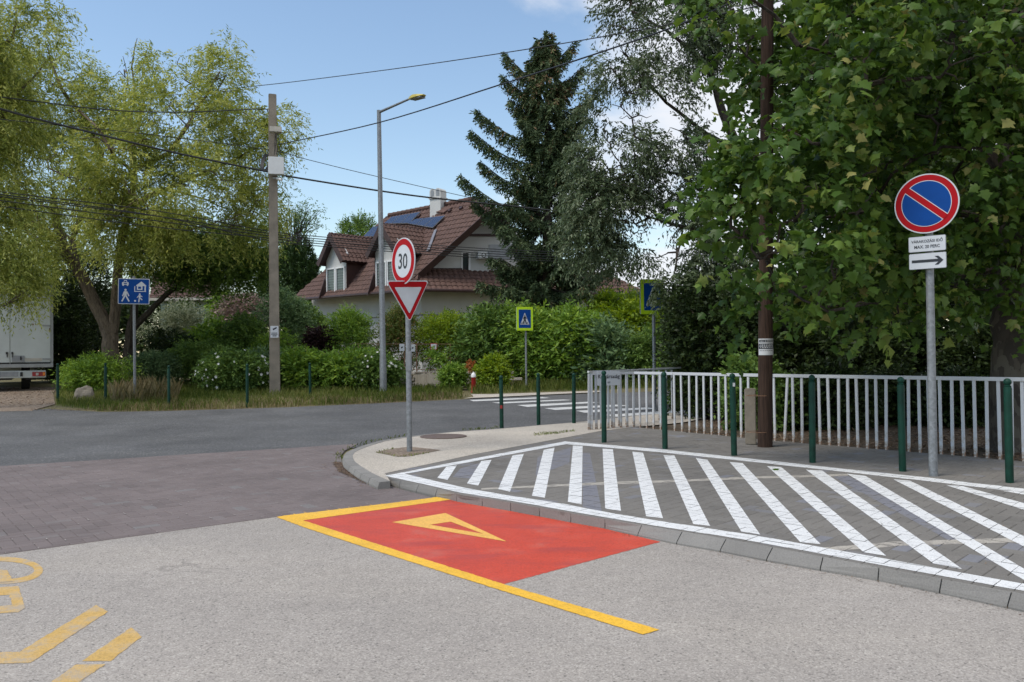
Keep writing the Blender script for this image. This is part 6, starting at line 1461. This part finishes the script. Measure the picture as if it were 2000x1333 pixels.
# visibility rank: size on the picture, only leaves inside the frame
dz = (C_ - np.array(CAM)) @ np.array(f0); xx = 1000 + FPX * ((C_ - np.array(CAM)) @ np.array(cr)) / dz; yy = 666.5 - FPX * ((C_ - np.array(CAM)) @ np.array(cu)) / dz
rank = np.where((xx > 20) & (xx < 1985) & (yy > 15) & (yy < 1300), SZ / dz * np.abs(np.sum(Nn * unit(C_ - np.array(CAM)), axis=1)), 0); order = np.argsort(-rank); near = order[:300]; rest = order[300:]
clear = (xx > 1735) & (xx < 1885) & (yy > 325) & (yy < 545) & (dz < 8.7)
clear |= (np.abs(xx - 1495) < 22) & ((yy < 50) | ((yy > 150) & (yy < 300)) | (yy > 560)) & (dz < 11.3) & (NR.random(len(xx)) < .62)
clear |= (np.abs(xx - 1495) < 40) & (yy > 615) & (yy < 730) & (dz < 11.3)
clear |= (np.abs(xx - 1495) < 60) & (np.abs(dz - 11.05) < .12)
order = np.array([i for i in order if not clear[i]]); near = order[:300]; rest = order[300:]
vars_ = [leafverts(c) for c in (.25, .6, 1.0)]
def build_many(ix):
    n = len(ix); which = NR.integers(0, 3, n); LV = np.stack(vars_)[which]      # n, no+1, 3
    V = C_[ix][:, None, :] + (A_2[ix][:, None, :] * LV[:, :, 0:1] + Sd_[ix][:, None, :] * LV[:, :, 1:2] + Nn[ix][:, None, :] * LV[:, :, 2:3]) * SZ[ix][:, None, None]
    m = no + 1; base = (np.arange(n) * m)[:, None, None]; fan = np.array([(k, (k + 1) % no, no) for k in range(no)])[None]; F = (base + fan).reshape(-1, 3)
    return V.reshape(-1, 3), F, np.repeat(TT[ix], no)
V, F, T_ = build_many(rest); o = link('foliage', np_mesh('foliage', V - np.array(b), F, LM['plane'], T_), pt); o['kind'] = 'stuff'
lmeshes = []
for q in range(12):
    lv = vars_[q % 3]; F1 = [(k, (k + 1) % no, no) for k in range(no)]; lmeshes.append(np_mesh('leaf', lv, F1, LM['plane'], [(.15, .35, .5, .65, .85, .95)[q % 6]] * no))
for i in near:
    o = link('leaf', lmeshes[min(11, int(TT[i] * 5.99) + (6 if rnd.random() < .5 else 0))], pt); s_ = float(SZ[i]); m = Matrix((Vector(A_2[i]) * s_, Vector(Sd_[i]) * s_, Vector(Nn[i]) * s_)).transposed().to_4x4(); m.translation = Vector(C_[i]) - b; o.matrix_local = m
g1 = grow(sk, lbp, 170, .03, .4, 12); limb_tree('branch', pt, MAT['bark_dark'], segs[1:] + g1, 6); limb_tree('trunk', pt, MAT['plane_bark'], segs[:1], 20)
# a second plane tree deeper in, it only shows as dark leaves through the gaps
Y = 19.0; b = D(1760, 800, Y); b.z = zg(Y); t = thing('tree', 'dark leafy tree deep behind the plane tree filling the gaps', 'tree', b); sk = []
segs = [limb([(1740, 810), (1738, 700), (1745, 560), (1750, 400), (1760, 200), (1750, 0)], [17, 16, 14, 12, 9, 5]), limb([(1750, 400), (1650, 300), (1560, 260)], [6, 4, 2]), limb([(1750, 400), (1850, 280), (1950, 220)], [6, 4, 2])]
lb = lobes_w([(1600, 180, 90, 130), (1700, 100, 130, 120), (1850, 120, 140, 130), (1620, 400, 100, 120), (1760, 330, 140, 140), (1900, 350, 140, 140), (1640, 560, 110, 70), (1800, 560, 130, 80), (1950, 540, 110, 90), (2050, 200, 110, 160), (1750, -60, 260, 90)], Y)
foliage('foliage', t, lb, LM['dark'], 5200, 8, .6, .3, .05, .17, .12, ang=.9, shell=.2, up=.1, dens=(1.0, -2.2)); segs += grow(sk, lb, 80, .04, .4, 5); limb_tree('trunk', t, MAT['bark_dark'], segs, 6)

# ---------- shrubs behind the railing
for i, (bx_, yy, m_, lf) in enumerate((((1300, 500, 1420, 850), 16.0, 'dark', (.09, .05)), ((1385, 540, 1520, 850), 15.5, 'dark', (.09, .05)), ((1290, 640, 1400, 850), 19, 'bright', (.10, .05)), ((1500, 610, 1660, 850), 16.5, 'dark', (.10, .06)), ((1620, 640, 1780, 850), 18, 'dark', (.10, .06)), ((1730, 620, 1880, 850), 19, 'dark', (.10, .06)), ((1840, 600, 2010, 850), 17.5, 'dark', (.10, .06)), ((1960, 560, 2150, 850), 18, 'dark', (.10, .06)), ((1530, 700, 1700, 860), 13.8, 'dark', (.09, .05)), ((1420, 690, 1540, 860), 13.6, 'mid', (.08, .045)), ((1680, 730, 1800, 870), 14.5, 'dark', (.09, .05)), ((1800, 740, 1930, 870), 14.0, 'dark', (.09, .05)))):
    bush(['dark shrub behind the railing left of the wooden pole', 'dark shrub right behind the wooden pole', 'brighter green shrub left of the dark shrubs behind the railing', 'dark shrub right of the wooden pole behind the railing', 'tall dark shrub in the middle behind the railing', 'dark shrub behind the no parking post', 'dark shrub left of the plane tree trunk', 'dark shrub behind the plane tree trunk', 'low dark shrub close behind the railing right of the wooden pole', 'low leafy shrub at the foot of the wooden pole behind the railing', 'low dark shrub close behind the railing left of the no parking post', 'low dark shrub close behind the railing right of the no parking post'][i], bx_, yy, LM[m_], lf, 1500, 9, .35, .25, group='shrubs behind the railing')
# far dark hedge closing the park
for i in range(7):
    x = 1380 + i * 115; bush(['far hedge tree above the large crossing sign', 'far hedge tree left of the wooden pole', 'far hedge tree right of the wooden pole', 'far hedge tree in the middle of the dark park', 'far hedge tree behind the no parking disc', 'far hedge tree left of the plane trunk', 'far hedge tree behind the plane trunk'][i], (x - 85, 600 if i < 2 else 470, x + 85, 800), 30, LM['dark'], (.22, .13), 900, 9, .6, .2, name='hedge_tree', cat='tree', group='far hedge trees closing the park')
# white picket fence deep in the park
Yf = 25.0; p0 = D(1560, 760, Yf); wf = thing('park_fence', 'pale upright picket fence far behind the dark shrubs of the park', 'fence', Vector((p0.x, Yf, zg(Yf))))
mbx = MB(); mbx.box((0, 0, .65), (.05, .02, 1.3)); mep = mbx.mesh('picket', MAT['sign_white'])
for k in range(66): o = link('picket', mep, wf); o.location = (k * .125, 0, 0)
mb = MB(); mb.box((p0.x + 4.1, Yf + .03, zg(Yf) + 1.1), (8.3, .03, .06)); mb.box((p0.x + 4.1, Yf + .03, zg(Yf) + .3), (8.3, .03, .06)); mb.obj('rail', MAT['sign_white'], wf)

# ---------- garden shrubs across the street
SH = [
 ('rounded shrub behind the concrete pole at the house corner', (545, 585, 650, 700), 33.5, 'mid', (.11, .06), 1500, .4), ('tall shrub behind the pole of the large crossing sign', (1225, 570, 1340, 720), 33, 'mid', (.13, .07), 1500, .5), ('leafy shrub in front of the low neighbouring house', (400, 560, 480, 680), 35, 'bright', (.12, .06), 1200, .5),
 ('cream flecked shrub behind the long limb of the dark tree', (275, 585, 420, 700), 31, 'cream', (.10, .04), 1700, .5), ('faded pink flowering shrub left of the concrete pole', (430, 560, 525, 660), 34, 'pink', (.10, .07), 1300, .4),
 ('dark green shrub under the cream flecked shrub', (270, 630, 390, 730), 29.5, 'dark', (.09, .05), 1500, .3), ('mid green shrub between the blue sign and the concrete pole', (360, 610, 470, 730), 30, 'bright', (.13, .07), 1100, .5),
 ('loose olive green shrub behind the white rose bush', (330, 660, 470, 760), 28.2, 'mid', (.09, .04), 1700, .45), ('dark shrub just left of the concrete pole', (430, 610, 530, 720), 29.5, 'mid', (.10, .05), 1500, .45),
 ('feathery green shrub right behind the concrete pole', (495, 560, 605, 680), 31, 'blue', (.10, .045), 1700, .5), ('dense light green shrub right of the concrete pole', (480, 640, 600, 740), 29, 'bright', (.07, .04), 2200, .4),
 ('purple leaved shrub at the corner of the big house', (590, 635, 660, 720), 30.5, 'purple', (.09, .055), 1000, .35), ('rounded shrub in front of the long side wall of the house', (635, 590, 745, 720), 30.5, 'bright', (.08, .04), 2400, .45),
 ('upright shrub with russet shoots behind the street lamp', (740, 585, 830, 720), 30.5, 'russet', (.08, .04), 1900, .45), ('fresh yellow green shrub right of the give way sign', (815, 598, 925, 720), 30.5, 'lime', (.09, .045), 2200, .5),
 ('green shrub in front of the wall notices', (822, 688, 868, 716), 27.6, 'bright', (.10, .06), 260, .3), ('broad feathery shrub behind the hydrant', (905, 598, 1010, 760), 29.5, 'mid', (.19, .065), 1500, .85),
 ('broad bright shrub behind the small crossing sign', (975, 600, 1090, 765), 29, 'bright', (.19, .065), 1600, .85), ('feathery shrub with pale tips right of the small crossing sign', (1060, 595, 1180, 765), 28.5, 'bright', (.19, .065), 1600, .85),
 ('dark feathery shrub left of the white railing', (1130, 640, 1230, 765), 27.5, 'blue', (.19, .065), 1400, .85), ('tall light shrub behind the large crossing sign', (1140, 550, 1290, 700), 31, 'lime', (.17, .07), 1700, .6),
 ('dark shrub under the large crossing sign', (1210, 640, 1330, 770), 27, 'mid', (.11, .045), 2200, .5), ('leafy shrub in shade by the right end of the far verge', (1280, 640, 1420, 780), 26, 'dark', (.11, .05), 2000, .5),
 ('low creeping shrub beside the truck', (125, 700, 260, 765), 25.2, 'bright', (.10, .03), 1900, .5), ('low grey green clump under the forked trunk', (255, 690, 345, 750), 27, 'blue', (.13, .025), 1200, .4),
 ('low sumac like clump left of the concrete pole foot', (490, 690, 560, 765), 26.2, 'blue', (.17, .055), 600, .6), ('low leafy clump right of the concrete pole foot', (545, 690, 625, 765), 26, 'bright', (.17, .055), 750, .6),
 ('broad low leafy hedge between the concrete pole and the street lamp', (605, 685, 735, 765), 26, 'bright', (.17, .055), 1450, .6)]
for (lab, box, yy, m_, lf, n_, tl) in SH: bush(lab, box, yy, LM[m_], lf, n_, 9, tl, .3, dens=(2.6, -2.0), group='garden shrubs across the street', zb=None)
flm = []
for q in range(3):
    Vs = []
    for k in range(5):
        a = k * 2 * math.pi / 5 + NR.normal() * .1; A = unit(np.array([[math.cos(a), math.sin(a), .2 + q * .2]])); V, F = quads(np.zeros((1, 3)), A, unit(np.cross(A, [[0, 0, 1.0]])), 1.0, .95); Vs.append(V)
    V = np.concatenate(Vs); flm.append(np_mesh('flower', V, np.arange(len(V)).reshape(-1, 4), LM['petal'], [.7, .4, .9, .6, .8]))
def petals(t, lb, n, size):
    P0, dr, _ = sample(lb, n * 4, .9); m = (dr[:, 1] < .15) & (np.sin(P0[:, 0] * 4) + np.sin(P0[:, 2] * 6 + P0[:, 0] * 3) > -.7); P0 = (P0 + dr * .24 + np.array([0, -.12, 0]))[m][:n]; dr = unit(dr + np.array([0, -.6, .2]))[m][:n]
    for p, d in zip(P0, dr):
        z = Vector(d); x_ = z.cross(Vector((.2, .3, 1))).normalized(); y_ = z.cross(x_); o = link('flower', rnd.choice(flm), t); k = size * rnd.uniform(.6, 1.2)
        m4 = Matrix((x_ * k, y_ * k, z * k)).transposed().to_4x4(); m4.translation = Vector(p) - base_of(t); o.matrix_local = m4
t, lb = bush('white flowering rose bush behind the thin green post', (378, 682, 548, 772), 25.2, LM['mid'], (.075, .05), 2300, 8, .4, .35, name='rose_bush', cat='rose bush'); petals(t, lb, 62, .052)
t, lb = bush('white flowering rose bush at the foot of the street lamp', (692, 684, 782, 764), 25.6, LM['mid'], (.075, .05), 1900, 8, .4, .35, name='rose_bush', cat='rose bush'); petals(t, lb, 46, .048)
bush('small round lime green shrub just right of the hydrant', (938, 692, 990, 762), 25.0, LM['lime'], (.08, .05), 1500, 8, .3, .2); bush('small dark green shrub left of the hydrant', (864, 708, 908, 762), 25.4, LM['bright'], (.07, .04), 900, 8, .25, .2)
o_ = thing('flower_cluster', 'small orange blossom cluster above the red hydrant', 'flowers', D(920, 715, 25.2)); lbo = lobes_w([(919, 716, 5, 8)], 25.3); foliage('foliage', o_, lbo, leafm('orange petals', (.28, .1, .03), (.42, .15, .05), (.5, .25, .1), .3), 60, 6, .12, .2, 0, .05, .04)

# ---------- grass
def scatter(poly, n):
    xs = [p[0] for p in poly]; ys = [p[1] for p in poly]; out = []
    pl = [(p[0], p[1]) for p in poly]
    q = NR.random((n * 3, 2)) * [max(xs) - min(xs), max(ys) - min(ys)] + [min(xs), min(ys)]
    m = [inside((a, b__), pl) for a, b__ in q]; return q[np.array(m)][:n]
def blades(name, label, poly, n, h0, h1, w_, mat, lean=.35, tint=.5, parent=None, zoff=-.01, clump=0, jit=0):
    q = scatter(poly, n)
    if jit: q = q + NR.normal(size=q.shape) * jit * (.4 + .6 * np.abs(np.sin(q[:, :1] * 1.3)))
    if clump: 
        f = np.sin(q[:, 0] * 2.1 + 1) + np.sin(q[:, 1] * 2.7 + q[:, 0]) + np.sin(q[:, 0] * .9 - q[:, 1] * 1.7); q = q[f > clump]
    n = len(q); z = np.where(q[:, 1] < 15, 0, (np.minimum(q[:, 1], 45) - 15) * SL) + zoff
    B = np.column_stack([q, z]); d = rdir(n); d[:, 2] = 0; ln2 = h0 + NR.random(n) ** 1.6 * (h1 - h0); s = unit(np.cross(d, np.array([0, 0, 1.0]))) * w_ / 2
    mid = B + d * (ln2 * lean * .3)[:, None] + np.array([0, 0, 1.0]) * (ln2 * .6)[:, None]; tip = B + d * (ln2 * lean)[:, None] + np.array([0, 0, 1.0]) * ln2[:, None]
    V = np.stack([B - s, B + s, mid + s * .8, tip, mid - s * .8], axis=1).reshape(-1, 3); F = np.arange(5 * n).reshape(n, 5)
    o = link(name, np_mesh(name, V, F, mat, np.clip(NR.normal(tint, .2, n) + .22 * np.sin(q[:, 0] * 1.1 + 2) + .15 * np.sin(q[:, 0] * 2.9 + q[:, 1] * 3), 0, 1))); tag(o, label, 'grass', kind='stuff'); return o
vp = PP([(108, 792), (200, 804), (330, 802), (560, 795), (740, 787), (905, 779), (900, 755), (740, 745), (500, 748), (200, 752), (120, 760)])
blades('grass', 'uncut green grass of the verge between the street and the garden', vp, 36000, .05, .25, .012, LM['grass'], clump=-1.9)
vp2 = PP([(180, 803), (330, 801.5), (560, 794.5), (740, 786.5), (905, 778.5), (900, 772), (740, 778), (560, 786), (330, 790)])
blades('dry_grass', 'straw coloured grass along the kerbless street edge', vp2, 9500, .03, .20, .010, LM['straw'], clump=-1.2, jit=.16)
vp3 = PP([(925, 771), (1040, 766), (1160, 762), (1330, 756), (1330, 745), (900, 752)])
blades('grass', 'green grass strip under the feathery shrubs by the crossing', vp3, 9000, .06, .30, .012, LM['grass'])
blades('dry_grass', 'tall pale grass around the pole of the blue sign', PP([(215, 790), (345, 792), (350, 765), (220, 762)]), 1100, .2, .62, .010, LM['straw'])
# weeds along the island kerb
wv = [P(x, y) for x, y in ((652, 893), (662, 880), (690, 870), (740, 859), (800, 850), (880, 842), (980, 834), (980, 838), (880, 846), (800, 854), (740, 863), (694, 874), (671, 884), (669, 906), (656, 905))]
blades('weeds', 'small weeds in the joint round the corner kerb', wv, 1100, .015, .07, .010, LM['grass'], .8, clump=-.6)
blades('weeds', 'small weeds in the cracks of the pale corner pavement', PP([(1040, 849), (1120, 842), (1125, 845), (1045, 852)], H), 260, .01, .05, .008, LM['grass'], .9, zoff=H, clump=-1)
blades('weeds', 'fringe of weeds round the gravel patch of the give way post', PP([(733, 885), (776, 893.5), (800, 892.5), (838, 886), (836, 884.5), (798, 890), (778, 891), (745, 884.5), (770, 877.5), (768, 876)], H), 300, .01, .035, .008, LM['grass'], .9, zoff=H)
# leaf litter and grit
def litter(name, label, poly, n, size, zoff, mat, clump=0):
    q = scatter(poly, n)
    if clump: q = q[(np.sin(q[:, 0] * 5) + np.sin(q[:, 1] * 6 + q[:, 0] * 2)) > clump]
    n = len(q); z = np.where(q[:, 1] < 15, 0, (np.minimum(q[:, 1], 45) - 15) * SL) + zoff; C = np.column_stack([q, z]); A = rdir(n); A[:, 2] *= .15; A = unit(A); Sd = sides(A, .85)
    V, F = quads(C, A, Sd, size * (.4 + NR.random(n) * 1.2), size * .6, .08); o = link(name, np_mesh(name, V, F, mat, NR.random(n))); tag(o, label, 'litter', kind='stuff'); return o
litter('grit', 'brown grit and dead leaves swept against the corner kerb', PP([(650, 905), (672, 906), (700, 926), (745, 946), (715, 948), (662, 924)]), 7000, .017, .018, LM['litter'])
litter('grit', 'loose dead leaf bits on the brown pavers by the corner', PP([(620, 915), (660, 903), (720, 938), (760, 962), (690, 950)]), 260, .02, .02, LM['litter'])
litter('leaf_litter', 'scattered dark seeds and bits on the hatched pavers', [(p.x, p.y) for p in PP([(760, 930), (1104, 863), (1300, 880), (2000, 960), (2000, 1150), (1300, 1032)], H)], 110, .016, H + .006, LM['litter'])
litter('leaf_litter', 'scattered bits of leaf on the grey pavement by the railing', [(p.x, p.y) for p in PP([(1200, 850), (1400, 858), (2000, 905), (2000, 950), (1400, 888)], H)], 150, .018, H + .006, LM['litter'])
litter('leaf_litter', 'dead leaves on the bare soil behind the railing', PP([(1340, 846), (1520, 859), (1740, 877), (2050, 902), (2100, 840), (1400, 800)], H), 5200, .06, H - .01, LM['litter'])
litter('leaf_litter', 'dead leaves and grit along the far street edge', PP([(60, 803), (330, 804), (740, 789), (905, 780), (905, 777), (740, 785), (330, 799), (60, 798)]), 2600, .04, .012, LM['litter'])
litter('leaf_litter', 'dead leaves on the dirt drive by the truck', PP([(-20, 800), (110, 790), (110, 757), (-20, 757)]), 2500, .05, .012, LM['litter'])
kfoot = [(kbf[i] + Vector((-.02, -.03, 0)), kbf[i] + Vector((.03, .03, 0))) for i in range(2, len(kbf))]
litter('gutter_grit', 'line of dust and grit lying along the foot of the kerb', [(a.x - .03, a.y - .05) for a, b__ in kfoot] + [(b__.x, b__.y) for a, b__ in kfoot[::-1]], 3600, .012, .009, LM['litter'], clump=-.9)
p = P(1517, 919, H); mb = np_mesh('fallen_leaf', np.concatenate([vars_[1]]) * .085, [(k, (k + 1) % no, no) for k in range(no)], LM['plane'], [.5] * no); o = link('fallen_leaf', mb); o.location = p + Vector((-.04, 0, .014)); o.rotation_euler = (.15, -.1, .3); tag(o, 'single green leaf lying on a white hatch stripe', 'leaf')
